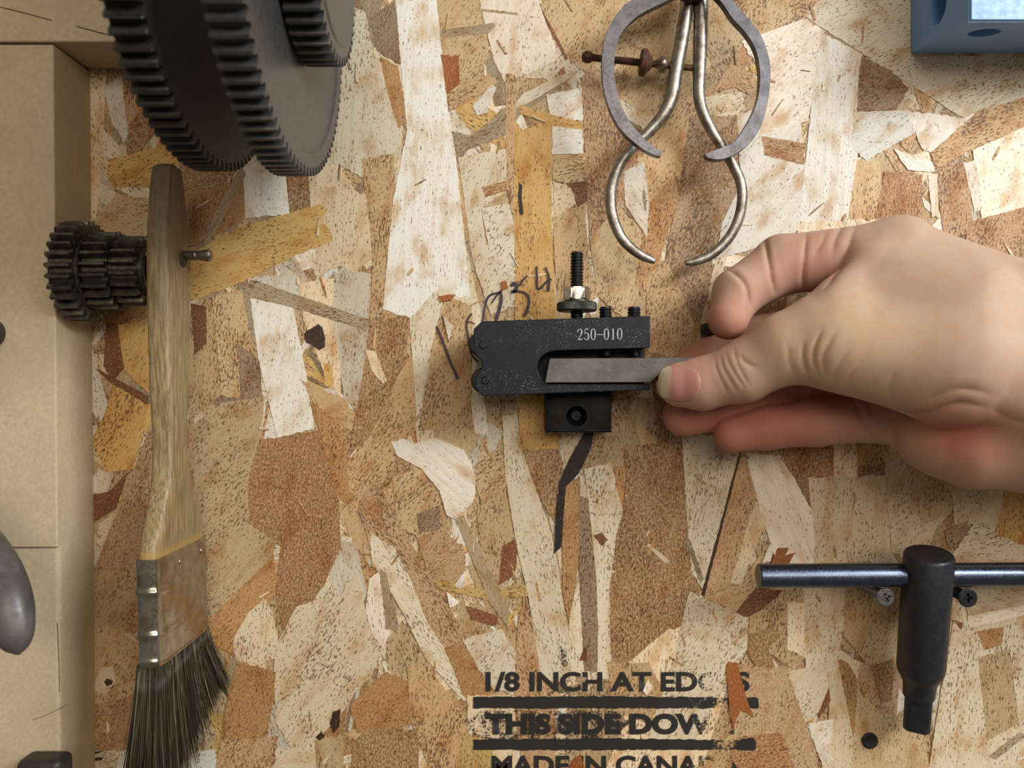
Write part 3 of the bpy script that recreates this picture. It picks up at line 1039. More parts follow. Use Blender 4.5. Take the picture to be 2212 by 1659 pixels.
for i in range(61):
    t = i / 60
    z = -46.8 - t * 28.4
    b = 0.0
    for zc, wd, am in ((-55.5, 0.8, 0.42), (-66.8, 0.8, 0.42), (-73.8, 0.6, 0.3)):
        b += am * math.exp(-((z - zc) / wd) ** 2)
    dx = 1.3 * t
    rows.append((z, 2.2 - b, 38.8 + b + 0.6 * t, -100.9 + dx - b, -94.0 + dx * 0.6 + b))
vs, fs = [], []
for r in rows:
    vs += rsec(*r, e=7)
for k in range(len(rows) - 1):
    for i in range(NS):
        j = (i + 1) % NS
        fs.append((k * NS + i, k * NS + j, (k + 1) * NS + j, (k + 1) * NS + i))
fs.append(tuple(reversed(range(NS))))
fs.append(tuple(range((len(rows) - 1) * NS, len(rows) * NS)))
m.add(vs, fs)
ferr = m.build('ferrule', ferr_mat, brush, sharp=50)
for hh in (8.0, 24.0):
    m = MB()
    m.lathe((-94.1, -hh, -50.4), (1, 0, 0), [(-0.3, 0.05), (-0.3, 1.1), (0.2, 1.0), (0.55, 0.6), (0.65, 0.05)], 20)
    m.build('rivet', metal_mat('rivet', (196, 170, 150), (160, 130, 110), 0.95, 0.25, bump=0), ferr, sharp=0)

# bristles
m = MB()
cols = []


def strand(p0, p1, p2, r, c):
    pts = [p0.lerp(p1, t).lerp(p1.lerp(p2, t), t) for t in (0, 0.2, 0.4, 0.6, 0.8, 1.0)]
    rad = [r, r, r * 0.95, r * 0.85, r * 0.7, r * 0.25]
    b = len(m.v)
    m.tube(pts, rad, 3)
    cols.extend([c] * (len(m.v) - b))


for i in range(4200):
    u = rng.uniform(-1, 1)
    v = rng.uniform(0, 1)
    v = v if rng.random() < 0.7 else rng.choice([0.0, 1.0]) + rng.uniform(-0.02, 0.02)
    h0 = 3.4 + v * 35.0
    x0 = -96.6 + u * 2.9
    p0 = Vector((x0, -h0, -74.6))
    L = 19 + 24 * max(v, 0) ** 0.9 + rng.gauss(0, 1.6)
    if rng.random() < 0.12: L *= rng.uniform(0.6, 0.95)
    spread = 0.5 + 0.6 * rng.random()
    hx = x0 + u * 3.2 * spread + rng.gauss(0, 0.9) + 3.4 * (1 - v) * spread - 0.8 * v
    h1 = max(1.2, h0 + (v - 0.5) * 6 * spread + rng.gauss(0, 1.0))
    zt = -74.6 - L
    p2 = Vector((hx, -h1, zt))
    p1 = Vector(((x0 * 0.75 + hx * 0.25), -(h0 * 0.75 + h1 * 0.25), -74.6 - L * 0.45))
    q = rng.random()
    if q < 0.55: c = (48, 42, 31)
    elif q < 0.92: c = (84, 74, 55)
    else: c = (136, 124, 98)
    j = rng.uniform(0.75, 1.2)
    strand(p0, p1, p2, rng.uniform(0.07, 0.13), lin(tuple(min(255, x * j) for x in c)))
for (a, b, c2) in (((312, 1460), (250, 1478), (205, 1500)), ((300, 1490), (280, 1510), (262, 1508)), ((290, 1530), (250, 1548), (200, 1545)), ((290, 1590), (240, 1605), (205, 1625))):
    strand(P(*a, 33), P(*b, 34), P(*c2, 33), 0.06, lin((70, 58, 44)))
br = m.build('bristles', None, brush, sharp=0, fix=False) if False else None
N = NT('bristle hair')
at = N.n('ShaderNodeAttribute', attribute_name='hair')
N.set('Base Color', at.outputs['Color'])
N.set('Roughness', 0.35)
N.set('Specular IOR Level', 0.6)
br = m.build('bristles', N.m, brush, sharp=0, fix=False)
ca = br.data.color_attributes.new('hair', 'FLOAT_COLOR', 'POINT')
ca.data.foreach_set('color', np.array(cols, np.float32).ravel())
tag(br, kind='stuff')
br['label'] = 'dark splayed brush bristles'

# ---------------------------------------------------------------- odds at the left edge
m = MB()
c = P(-20, 720, T)
m.lathe((c.x, -T + 0.3, c.z), (0, -1, 0), [(0, 4.3), (3.0, 4.5), (5.0, 4.6), (6.2, 4.2), (6.8, 3.2), (7.0, 0.05)], 40)
kn = m.build('round_knob', metal_mat('black knob', (28, 30, 32), (36, 38, 40), 0, 0.35, bump=0.05), None, sharp=35, origin=(c.x, -T, c.z))
tag(kn, 'black round knob on the tan upright, cut off by the left edge of the photo', 'knob')
m = MB()
path = [(-150, 1060, 40), (-80, 1140, 46), (-22, 1225, 52), (10, 1300, 56), (28, 1360, 58), (36, 1396, 58.5), (39, 1414, 58.5)]
rad = [5.6, 6.2, 6.9, 6.7, 5.2, 3.2, 0.5]
sm = spline([(a, b, h, r) for (a, b, h), r in zip(path, rad)], 40)
m.tube([P(a, b, h) for a, b, h, r in sm], [max(r, 0.3) for a, b, h, r in sm], 28, flat=[(1.0, 0.8)] * 40)
th = m.build('metal_lever', metal_mat('dull grey handle', (104, 98, 96), (80, 76, 76), 0.3, 0.42, scale=0.12, bump=0.05, specks=0.3), None, sharp=0, origin=P(10, 1290, 50))
tag(th, 'blurred grey rounded metal lever end at the lower left edge, nearest the camera', 'lever')
m = MB()
a, b = P(30, 1646, T + 8), P(128, 1650, T + 8)
m.box((a.x, -T - 8, a.z - 14), (b.x, -T + 0.4, a.z))
cl = m.build('clamp_pad', metal_mat('black pad', (34, 33, 30), (46, 44, 40), 0, 0.5, bump=0.1), None, bevel=2.0, segs=4, origin=((a.x + b.x) / 2, -T, a.z - 8))
tag(cl, 'black pad on the tan upright, cut off by the bottom edge', 'clamp pad')
# ---------------------------------------------------------------- calipers
iron = metal_mat('worn grey iron', (104, 103, 108), (80, 79, 83), 0.75, 0.38, scale=0.22, bump=0.2, stretch=(1, 1, 1), specks=0.5)
rod_mat = metal_mat('rubbed steel rod', (156, 151, 142), (112, 102, 92), 0.85, 0.38, scale=0.3, bump=0.2)
rust = metal_mat('rusty screw', (96, 62, 44), (62, 42, 34), 0.45, 0.62, scale=0.6, bump=0.3)


def arm(outer, inner, h0, h1, n=70):
    o = spline(outer, n)
    i = spline(inner, n)
    m = MB()
    vs, fs = [], []
    for a, b in zip(o, i):
        vs += [P(a[0], a[1], h1), P(b[0], b[1], h1), P(b[0], b[1], h1) + Vector((0, h1 - h0, 0)), P(a[0], a[1], h1) + Vector((0, h1 - h0, 0))]
    for k in range(n - 1):
        for q in range(4):
            r = (q + 1) % 4
            fs.append((k * 4 + q, k * 4 + r, (k + 1) * 4 + r, (k + 1) * 4 + q))
    fs.append((3, 2, 1, 0))
    e = (n - 1) * 4
    fs.append((e, e + 1, e + 2, e + 3))
    return m.add(vs, fs, True)


cal = empty('outside_caliper', P(1492, -40, 15), 'grey iron caliper with flat curved legs, lying in front of the round-legged caliper', 'caliper', 'calipers hanging at the top')
L_out = [(1490, -60), (1430, -22), (1365, 0), (1339, 22), (1318, 54), (1305, 90), (1300, 134), (1304, 188), (1318, 239), (1343, 282), (1379, 315), (1405, 331), (1424, 337), (1429, 335)]
L_in = [(1500, -30), (1460, -8), (1437, 4), (1390, 27), (1359, 51), (1337, 83), (1328, 123), (1328, 170), (1339, 217), (1357, 257), (1390, 297), (1412, 315), (1428, 325), (1432, 329)]
R_out = [(1500, -62), (1550, -34), (1583, 0), (1611, 33), (1640, 69), (1658, 112), (1665, 155), (1659, 217), (1643, 275), (1611, 318), (1574, 340), (1550, 345), (1532, 342), (1524, 337)]
R_in = [(1490, -40), (1520, -26), (1554, 0), (1582, 40), (1611, 72), (1632, 108), (1641, 155), (1638, 206), (1621, 253), (1589, 302), (1566, 315), (1545, 323), (1528, 329), (1523, 333)]
arm(L_out, L_in, 14.2, 17.0).build('leg', iron, cal, bevel=0.45, sharp=40)
arm(R_out, R_in, 14.0, 16.8).build('leg', iron, cal, bevel=0.45, sharp=40)
m = MB()
c = P(1494, -42, 17)
m.lathe((c.x, -12.5, c.z), (0, -1, 0), [(0, 0.05), (0, 4.5), (5.0, 4.5), (5.6, 3.6), (5.8, 0.05)], 32)
m.build('pivot_rivet', iron, cal)

spr = empty('spring_caliper', P(1500, -40, 9), 'steel caliper with round bowed legs and a rusty adjusting screw, behind the flat-legged one', 'caliper', 'calipers hanging at the top')


def leg(pts, h, n=90):
    sm = spline(pts, n)
    m = MB()
    fl = []
    for i in range(n):
        t = i / (n - 1)
        f = min(1, max(0, (t - 0.55) / 0.4))
        fl.append((1 + 0.05 * f, 1 - 0.35 * f))
    m.tube([P(a[0], a[1], h) for a in sm], [max(0.25, a[2] / scl(h)) for a in sm], 20, flat=fl)
    return m


L = [(1492, -60, 15), (1486, 0, 15), (1472, 90, 15), (1460, 152, 15), (1452, 203, 15), (1437, 242, 14), (1408, 278, 12.5), (1379, 307, 11.5), (1347, 344, 11.5), (1327, 383, 12), (1319, 427, 12), (1325, 474, 11.5), (1345, 517, 11), (1376, 546, 10), (1403, 560, 8), (1415, 566, 5)]
R = [(1510, -60, 16), (1514, 0, 16), (1513, 90, 15.5), (1511, 152, 14), (1510, 203, 13), (1517, 239, 12.5), (1535, 278, 11.5), (1560, 318, 11), (1582, 354, 11), (1600, 394, 11), (1603, 434, 11), (1594, 477, 11), (1572, 517, 10.5), (1537, 550, 10), (1500, 565, 8.5), (1480, 568, 5)]
leg(L, 9.0).build('leg', rod_mat, spr, sharp=0)
leg(R, 9.0).build('leg', rod_mat, spr, sharp=0)
m = MB()
m.tube([P(1488, -10, 9), P(1490, -45, 9), P(1502, -62, 9), P(1514, -45, 9), P(1516, -10, 9)], [2.2, 2.6, 2.8, 2.6, 2.2], 16)
m.tube([P(1490, -6, 10), P(1502, -2, 10.6), P(1514, -6, 10)], [1.5, 1.8, 1.5], 14)
m.build('spring_bow', metal_mat('dark bow steel', (60, 58, 60), (44, 42, 44), 0.8, 0.4), spr, sharp=0)
# adjusting screw with its nut
m = MB()
a, b = P(1256, 122, 8.6), P(1519, 149.5, 8.6)
d = (b - a)
Ls = d.length
prof = [(0, 0.05), (0.3, 1.2), (1.2, 1.75), (2.4, 1.75), (3.2, 1.3), (3.4, 1.1)]
t = 3.4
while t < 19.8:
    prof += [(t, 0.95), (t + 0.18, 1.22), (t + 0.36, 0.95)]
    t += 0.42
prof += [(t, 1.0), (Ls, 0.9), (Ls, 0.05)]
m.lathe(a, d, prof, 18)
scr = m.build('adjusting_screw', rust, spr, sharp=40)
m = MB()
c = P(1386, 135, 8.6)
m.lathe(c - d.normalized() * 0.5, d, [(0, 1.0), (0, 3.4), (0.3, 4.0), (1.7, 4.05), (2.2, 3.4), (2.8, 2.4), (3.6, 1.6), (3.6, 1.0)], 36)
m.build('knurled_nut', rust, scr, sharp=35)
m = MB()
c = P(1420, 138, 8.6)
m.lathe(c, d, [(-0.5, 0.9), (-0.4, 1.4), (0.3, 1.5), (0.6, 2.2), (1.4, 2.5), (2.2, 2.3), (2.8, 1.5), (3.2, 1.2), (3.3, 0.9)], 28)
m.build('washer', metal_mat('screw washer', (150, 140, 130), (116, 96, 80), 0.85, 0.3, bump=0.1), scr, sharp=0)

# ---------------------------------------------------------------- tool holder on its printed bracket
blue_blk = metal_mat('blackened steel', (15, 18, 27), (20, 23, 32), 0.1, 0.46, scale=0.3, bump=0.12, specks=0.75, spec=0.3)
stud_mat = metal_mat('black oxide thread', (30, 30, 33), (40, 40, 43), 0.6, 0.33, bump=0.05)
brk = empty('printed_bracket', P(1250, 890, 6), 'black printed plastic bracket with a recessed screw, carrying the tool holder', 'bracket')
m = MB()
bh = 11.0
a, b = P(1178, 934, bh), P(1321, 780, bh)
m.box((a.x, -bh, a.z), (b.x, -0.62, b.z))
m.box((a.x, -bh - 0.5, a.z), (b.x, -bh + 0.2, a.z + 1.0))
body = m.build('bracket_body', blk_brk, brk, bevel=0.3)
c = P(1246, 899, bh)
cut = MB()
cut.lathe((c.x, -bh - 2, c.z), (0, 1, 0), [(0, 3.1), (4.6, 3.1), (6.0, 1.8), (6.0, 0.02)], 32)
cut.lathe((c.x, -bh - 2, c.z), (0, 1, 0), [(0, 4.6), (2.3, 4.6), (2.3, 0.02)], 32)


def boolean(target, mb):
    """subtract the closed shapes of mb from target, for good"""
    o = mb.build('cutter', stud_mat, None, sharp=0)
    o.matrix_world = Matrix.Identity(4)
    md = target.modifiers.new('cut', 'BOOLEAN')
    md.object = o
    md.operation = 'DIFFERENCE'
    md.solver = 'EXACT'
    md.use_self = True
    bpy.context.view_layer.update()
    dg = bpy.context.evaluated_depsgraph_get()
    me = bpy.data.meshes.new_from_object(target.evaluated_get(dg))
    me.name = target.name
    target.modifiers.clear()
    old = target.data
    target.data = me
    bpy.data.meshes.remove(old)
    bpy.data.objects.remove(o)
    me.polygons.foreach_set('use_smooth', [True] * len(me.polygons))
    me.set_sharp_from_angle(angle=math.radians(30))
    while len(me.materials) > 1:
        me.materials.pop(index=1)


boolean(body, cut)
m = MB()
m.lathe((c.x, -bh + 3.9, c.z), (0, -1, 0), [(0, 0.05), (0, 1.7), (0.5, 1.75), (0.9, 1.4), (0.9, 0.6), (0.4, 0.4), (0.4, 0.02)], 24)
m.build('screw', metal_mat('bracket screw', (44, 46, 52), (30, 32, 36), 0.8, 0.3, bump=0), brk, sharp=30)

HF, HM, HB = 22.0, 11.8, 3.2        # front, slot floor and back of the holder
hold = empty('tool_holder', P(1215, 770, 12), 'black steel tool holder engraved 250-010, mounted on the printed bracket', 'tool holder')
out = [(1041, 694), (1023, 711), (1024, 761), (1041, 781), (1042, 793), (1027, 813), (1027, 837), (1042, 855), (1404, 842), (1404, 829),
       (1187, 829), (1176, 823), (1167, 813), (1162, 801), (1161, 792), (1164, 779), (1172, 769), (1184, 761), (1202, 757.5), (1250, 756), (1395, 752), (1404, 750), (1405, 682)]


def pol(pts, h, dy):
    f = [P(x, y, h) for x, y in pts]
    return f, [v + Vector((0, dy, 0)) for v in f]


m = MB()
f, b = pol(out, HF, HF - HM)
m.prism(f, b)
back = [(1041, 694), (1023, 711), (1024, 761), (1041, 781), (1042, 793), (1027, 813), (1027, 837), (1042, 855), (1404, 842), (1405, 682)]
fb = [P(x, y, HF) + Vector((0, HF - HM - 0.02, 0)) for x, y in back]
bb = [v + Vector((0, HM - HB, 0)) for v in fb]
m.prism(fb, bb)
hb_ = m.build('holder_body', blue_blk, hold, bevel=0.22)
for (x, y) in ((1044, 745), (1049, 822)):
    m = MB()
    c = P(x, y, HF)
    r = 9.0 / scl(HF)
    m.lathe((c.x, -HF + 0.3, c.z), (0, -1, 0), [(0, 0.05), (0, r), (0.42, r), (0.62, r * 0.8), (0.62, 0.05)], 28)
    m.build('pin', stud_mat, hold, sharp=35)
for (x, y, r) in ((1040, 744, 27), (1046, 822, 28)):
    m = MB()
    c = P(x, y, 13)
    r /= scl(13)
    m.lathe((c.x, -15.5, c.z), (0, 1, 0), [(0, 0.05), (0, r - 0.4), (0.5, r), (9.5, r), (10, r - 0.4), (10, 0.05)], 36)
    m.build('dovetail_roller', stud_mat, hold, sharp=35)


def thread(m, o, d, t0, t1, r, pitch, seg=22, depth=0.14):
    prof = [(t0, 0.05), (t0, r * 0.86)]
    t = t0
    while t + pitch <= t1:
        prof += [(t + pitch * 0.15, r * (1 - depth)), (t + pitch * 0.45, r), (t + pitch * 0.6, r), (t + pitch * 0.92, r * (1 - depth))]
        t += pitch
    prof += [(t1, r * 0.84), (t1, 0.05)]
    m.lathe(o, d, prof, seg)


SH = 13.0
zb = P(0, 700, SH).z
zt_ = P(0, 545, SH).z
c = P(1246, 690, SH)
m = MB()
thread(m, (c.x, -SH, zb), (0, 0, 1), 0, zt_ - zb, 14.2 / scl(SH), 0.92)
stud = m.build('stud', stud_mat, hold, sharp=25)
m = MB()
z0, z1 = P(0, 648, SH).z, P(0, 621, SH).z
R6 = 29.5 / scl(SH)


def hexnut(m, x, h, z0, z1, R, bore, rot):
    vs, fs = [], []
    n = 48
    prof = [(z0, bore), (z0, 'c'), (z0 + 0.45, 'h'), (z1 - 0.45, 'h'), (z1, 'c'), (z1, bore)]
    for z, k in prof:
        for i in range(n):
            w = 2 * math.pi * i / n
            hx = R * math.cos(math.pi / 6) / math.cos(((w + rot) % (math.pi / 3)) - math.pi / 6)
            r = bore if k == bore else (hx if k == 'h' else min(hx, R * 0.90))
            vs.append((x + r * math.cos(w), -h + r * math.sin(w), z))
    k = len(prof)
    for a in range(k - 1):
        for i in range(n):
            j = (i + 1) % n
            fs.append((a * n + i, a * n + j, (a + 1) * n + j, (a + 1) * n + i))
    m.add(vs, fs, True)


hexnut(m, c.x, SH, z0, z1, R6, 1.6, math.radians(0))
m.build('hex_nut', metal_mat('zinc nut', (176, 174, 168), (140, 138, 132), 0.95, 0.26, scale=0.6, bump=0.1), stud, sharp=25)
m = MB()
z0, z1 = P(0, 673, SH).z, P(0, 653, SH).z
Rk = 43 / scl(SH)
vs, fs = [], []
n = 160
prof = [(z0, 1.6), (z0, Rk - 0.4), (z0 + 0.4, Rk), (z1 - 0.4, Rk), (z1, Rk - 0.4), (z1, 4.0), (z1 + 0.5, 3.9), (z1 + 0.5, 1.6)]
for q, (z, r) in enumerate(prof):
    for i in range(n):
        w = 2 * math.pi * i / n
        rr = r - (0.12 if (i % 2 and q in (2, 3)) else 0)
        vs.append((c.x + rr * math.cos(w), -SH + rr * math.sin(w), z))
for a in range(len(prof) - 1):
    for i in range(n):
        j = (i + 1) % n
        fs.append((a * n + i, a * n + j, (a + 1) * n + j, (a + 1) * n + i))
m.add(vs, fs, True)
m.build('knurled_nut', metal_mat('dark knurl', (62, 62, 58), (84, 84, 78), 0.8, 0.42, scale=1.0, bump=0.2), stud, sharp=25)
for x0, x1 in ((1294, 1322), (1355, 1384)):
    m = MB()
    c = P((x0 + x1) / 2, 690, SH)
    z0, z1 = P(0, 700, SH).z, P(0, 663, SH).z
    thread(m, (c.x, -SH, z0), (0, 0, 1), 0, z1 - z0, (x1 - x0) / 2 / scl(SH), 0.95)
    m.lathe((c.x, -SH - 2.4, P(0, 750, HF).z), (0, 0, -1), [(-3, 0.05), (-3, 1.7), (2.2, 1.7), (2.4, 1.4), (2.4, 0.05)], 20)
    m.build('set_screw', stud_mat, hold, sharp=25)

# engraved number, drawn as tapering serif strokes
mark_mat = metal_mat('engraved grey', (176, 180, 186), (150, 154, 160), 0.0, 0.6, scale=2.0, bump=0)
GL = {
    '2': [([(0.08, 0.72), (0.12, 0.9), (0.42, 1.0), (0.78, 0.9), (0.84, 0.72), (0.7, 0.5), (0.4, 0.24), (0.08, 0.04)], [2.4, 1.4, 1.2, 2.0, 3.0, 2.4, 1.4, 1.2]),
          ([(0.06, 0.05), (0.5, 0.05), (0.86, 0.06)], [2.0, 2.4, 2.2]), ([(0.86, 0.04), (0.92, 0.2)], [1.6, 1.0])],
    '5': [([(0.84, 0.97), (0.5, 0.97), (0.2, 0.97)], [2.2, 2.2, 1.6]), ([(0.22, 0.98), (0.18, 0.75), (0.14, 0.52)], [1.2, 1.2, 1.2]),
          ([(0.14, 0.54), (0.45, 0.64), (0.78, 0.52), (0.86, 0.3), (0.74, 0.08), (0.42, 0.01), (0.12, 0.1), (0.1, 0.2)], [1.2, 1.4, 2.4, 3.0, 2.2, 1.2, 1.4, 2.2])],
    '0': [([(0.5, 1.0), (0.2, 0.86), (0.12, 0.5), (0.2, 0.14), (0.5, 0.0), (0.8, 0.14), (0.88, 0.5), (0.8, 0.86), (0.5, 1.0)], [1.2, 2.0, 2.9, 2.0, 1.2, 2.0, 2.9, 2.0, 1.2])],
    '1': [([(0.52, 1.0), (0.52, 0.5), (0.52, 0.02)], [2.6, 2.8, 2.6]), ([(0.24, 0.84), (0.5, 0.98)], [1.2, 1.6]), ([(0.24, 0.02), (0.8, 0.02)], [1.5, 1.5])],
    '-': [([(0.0, 0.46), (1.0, 0.46)], [1.6, 1.6])],
}
m = MB()
for i, ch in enumerate('250-010'):
    xs = 1247 + i * 14.3
    w = 11.6 if ch != '-' else 13
    if ch == '-': xs -= 0.5
    for pts, ws in GL[ch]:
        ribbon(m, [(xs + p[0] * w, 734.5 - i * 0.25 - p[1] * 24.0) for p in pts], [q * 1.05 for q in ws], HF + 0.03, n=max(6, len(pts) * 5))
en = m.build('engraved_number', mark_mat, hb_, sharp=0, fix=False)
en['label'] = 'light grey engraved number'

# ---------------------------------------------------------------- tool bit
m = MB()
TB = 23.3
tp = [(1187, 774), (1177, 827), (1406, 826), (1428, 806), (1480, 803), (1500, 772.5)]
f, b = pol(tp, TB, 6.6)
m.prism(f, b)
tb = m.build('tool_bit', metal_mat('ground tool steel', (104, 100, 96), (84, 82, 80), 0.55, 0.45, scale=0.14, bump=0.08, specks=0.5), None, bevel=0.2, origin=P(1320, 800, 20))
tag(tb, 'flat grey steel tool bit held in the slot of the black tool holder', 'tool bit')

# ---------------------------------------------------------------- chuck key and its two screws
key_mat = metal_mat('phosphate black steel', (40, 42, 48), (50, 51, 56), 0.3, 0.4, scale=0.4, bump=0.12)
bar_mat = metal_mat('polished black bar', (88, 96, 114), (98, 106, 124), 0.95, 0.3, scale=0.3, bump=0.0)
key = empty('chuck_key', P(2005, 1245, 16), 'black chuck key with a T bar resting on two screws at the right', 'chuck key')
top, bot = P(2007, 1196, 22.5), P(1980, 1572, 9.5)
ax = (bot - top)
LK = ax.length
rk = 50.5 / scl(19)
m = MB()
zn = lambda py: (py - 1196) / (1572 - 1196) * LK
prof = [(0, 0.05), (0.0, rk - 0.6), (0.25, rk - 0.3), (0.7, rk), (zn(1330), rk), (zn(1434), rk * 0.99), (zn(1446), rk * 0.94), (zn(1458), rk * 0.80), (zn(1470), rk * 0.70), (zn(1486), rk * 0.665), (zn(1500), rk * 0.655), (zn(1502), 0.05)]
m.lathe(top, ax, prof, 48)
m.build('shaft', key_mat, key, sharp=38, bevel=0.35)
m = MB()
d = ax.normalized()
sx = Vector((1, 0, 0))
sx = (sx - d * sx.dot(d)).normalized()
sy = d.cross(sx)
o = top + d * zn(1494)
q = top + d * zn(1570)
rr = rk * 0.645
vs = []
N8 = 32
rot = math.radians(18)
for pnt, kk in ((o, 1.0), (q - d * 0.6, 0.99), (q, 0.88)):
    for i in range(N8):
        w = 2 * math.pi * i / N8
        ww = (w + rot) % (math.pi / 2) - math.pi / 4
        r = min(rr * 0.87 / math.cos(ww), rr * 1.06) * kk
        vs.append(pnt + sx * (r * math.cos(w)) + sy * (r * math.sin(w)))
fs = []
for k in range(2):
    for i in range(N8):
        j = (i + 1) % N8
        fs.append((k * N8 + i, k * N8 + j, (k + 1) * N8 + j, (k + 1) * N8 + i))
fs.append(tuple(range(2 * N8, 3 * N8)))
fs.append(tuple(reversed(range(N8))))
m.add(vs, fs, True)
m.build('square_drive', key_mat, key, sharp=18)
m = MB()
hb2 = 19.5
rb = 26 / scl(hb2)
a, b = P(1638, 1244, hb2), P(2420, 1240, hb2)
LL = (b - a).length
m.lathe(a, b - a, [(0, 0.05), (0, rb - 0.3), (0.3, rb), (LL - 0.3, rb), (LL, rb - 0.3), (LL, 0.05)], 40)
m.build('handle_bar', bar_mat, key, sharp=38)


def screw(px, py, h, mat, label, yaw):
    c = P(px, py, h)
    r = 20.5 / scl(h)
    root = empty('wood_screw', (c.x, -0.8, c.z), label, 'screw', 'screws carrying the chuck key')
    m = MB()
    prof = [(0, 0.05), (0, r * 0.85), (0.25, r), (0.6, r), (2.4, r * 0.5), (2.6, r * 0.42)]
    t = 2.6
    while t < h - 0.2:
        prof += [(t, r * 0.42), (t + 0.35, r * 0.62), (t + 0.55, r * 0.42)]
        t += 1.0
    prof += [(h, r * 0.42), (h, 0.05)]
    m.lathe((c.x, -h, c.z), (0, 1, 0), prof, 28)
    head = m.build('screw_body', mat, root, sharp=35)
    cut = MB()
    for k in range(2):
        w = math.radians(yaw + 90 * k)
        u = Vector((math.cos(w), 0, math.sin(w)))
        v = Vector((-math.sin(w), 0, math.cos(w)))
        o = Vector((c.x, -h, c.z))
        fr = [o + u * (sx_ * r * 0.62) + v * (sv * r * 0.13) + Vector((0, -0.5, 0)) for sx_, sv in ((-1, -1), (1, -1), (1, 1), (-1, 1))]
        bk = [o + u * (sx_ * r * 0.28) + v * (sv * r * 0.11) + Vector((0, 1.1, 0)) for sx_, sv in ((-1, -1), (1, -1), (1, 1), (-1, 1))]
        cut.prism(fr, bk)
    boolean(head, cut)


screw(1915, 1291, 20, metal_mat('worn screw', (150, 148, 150), (110, 106, 100), 0.85, 0.3, scale=1.2, bump=0.1), 'worn silver cross-head screw under the T bar, left of the chuck key', 25)
screw(2092, 1292, 20, metal_mat('black screw', (52, 54, 62), (40, 42, 48), 0.6, 0.4, bump=0.05), 'black cross-head screw under the T bar, right of the chuck key', 2)

# ---------------------------------------------------------------- small dark fixings
m = MB()
c = P(1880, 1601, 1)
m.lathe((c.x, -0.5, c.z), (0, -1, 0), [(0, 0.05), (0, 2.5), (0.5, 2.45), (0.75, 2.0), (0.6, 1.2), (0.6, 0.05)], 28)
ss = m.build('sunken_screw', metal_mat('sunk screw black', (22, 22, 22), (32, 32, 30), 0.2, 0.6, bump=0.3), None, sharp=35, origin=(c.x, -0.6, c.z))
tag(ss, 'black round screw head set into the board, below the chuck key', 'screw')
m = MB()
a, b = P(1521, 722, 6), P(1560, 698, 6)
m.box((a.x, -6, a.z), (b.x, -0.7, b.z))
hk = m.build('peg_block', metal_mat('peg block', (30, 32, 34), (38, 40, 42), 0, 0.5, bump=0.1), None, bevel=0.4, origin=((a.x + b.x) / 2, -0.7, (a.z + b.z) / 2))
tag(hk, 'small black block on the board, just behind the index fingertip', 'block')

# ---------------------------------------------------------------- blue box
blue = metal_mat('blue plastic', (102, 144, 196), (110, 150, 200), 0, 0.45, scale=0.1, bump=0.03)
pale = metal_mat('pale blue panel', (124, 164, 202), (130, 170, 206), 0, 0.4, scale=0.1, bump=0.0)
bx = empty('blue_box', P(2140, 20, 12), 'blue plastic box with oval holes in its sides at the top right', 'box')
BH = 29.0
b0, b1 = P(1968, 115, 0.6), P(2092, 48, BH)
X1, Z1 = 195.0, 150.0
m = MB()
fr = [(b1.x, -BH, b1.z), (X1 - 8, -BH, b1.z), (X1 - 8, -BH, Z1 - 6), (b1.x, -BH, Z1 - 6)]
bk = [(b0.x, -0.6, b0.z), (X1, -0.6, b0.z), (X1, -0.6, Z1), (b0.x, -0.6, Z1)]
m.prism([Vector(v) for v in fr], [Vector(v) for v in bk])
box = m.build('box_shell', blue, bx, bevel=0)
cut = MB()


def side_hole(px, py, h, nrm, ra, rb_, adir):
    c = P(px, py, h)
    n = Vector(nrm).normalized()
    a = Vector(adir)
    a = (a - n * a.dot(n)).normalized()
    b = n.cross(a)
    vs, fs = [], []
    k = 28
    for t, s in ((2.0, 1.0), (-5.0, 0.85)):
        for i in range(k):
            w = 2 * math.pi * i / k
            vs.append(c + n * t + a * (ra * s * math.cos(w)) + b * (rb_ * s * math.sin(w)))
    for i in range(k):
        j = (i + 1) % k
        fs.append((i, j, k + j, k + i))
    fs.append(tuple(reversed(range(k))))
    fs.append(tuple(range(k, 2 * k)))
    cut.add(vs, fs, True)


side_hole(2031, 10, 14.5, (-1, -0.02, 0), 6.0, 4.6, (0, 0, 1))
side_hole(2126, 66, 20, (0, -0.02, -1), 4.6, 3.6, (1, 0, 0))
boolean(box, cut)
m = MB()
m.box((b1.x + 0.3, -BH - 0.7, b1.z + 0.3), (X1 - 8.4, -BH + 0.1, Z1 - 6.4))
m.build('front_panel', pale, bx, bevel=0.3)
# ---------------------------------------------------------------- the hand
# one continuous skin: tapered limbs blended as a distance field and meshed
hand_root = empty('hand', P(1900, 750, 30), 'right hand pinching the grey tool bit between thumb and fingers', 'hand')


def V3(px, py, h):
    return np.array(P(px, py, h), np.float32)


def cone(a, b, ra, rb):
    return (V3(*a), V3(*b), float(ra), float(rb))


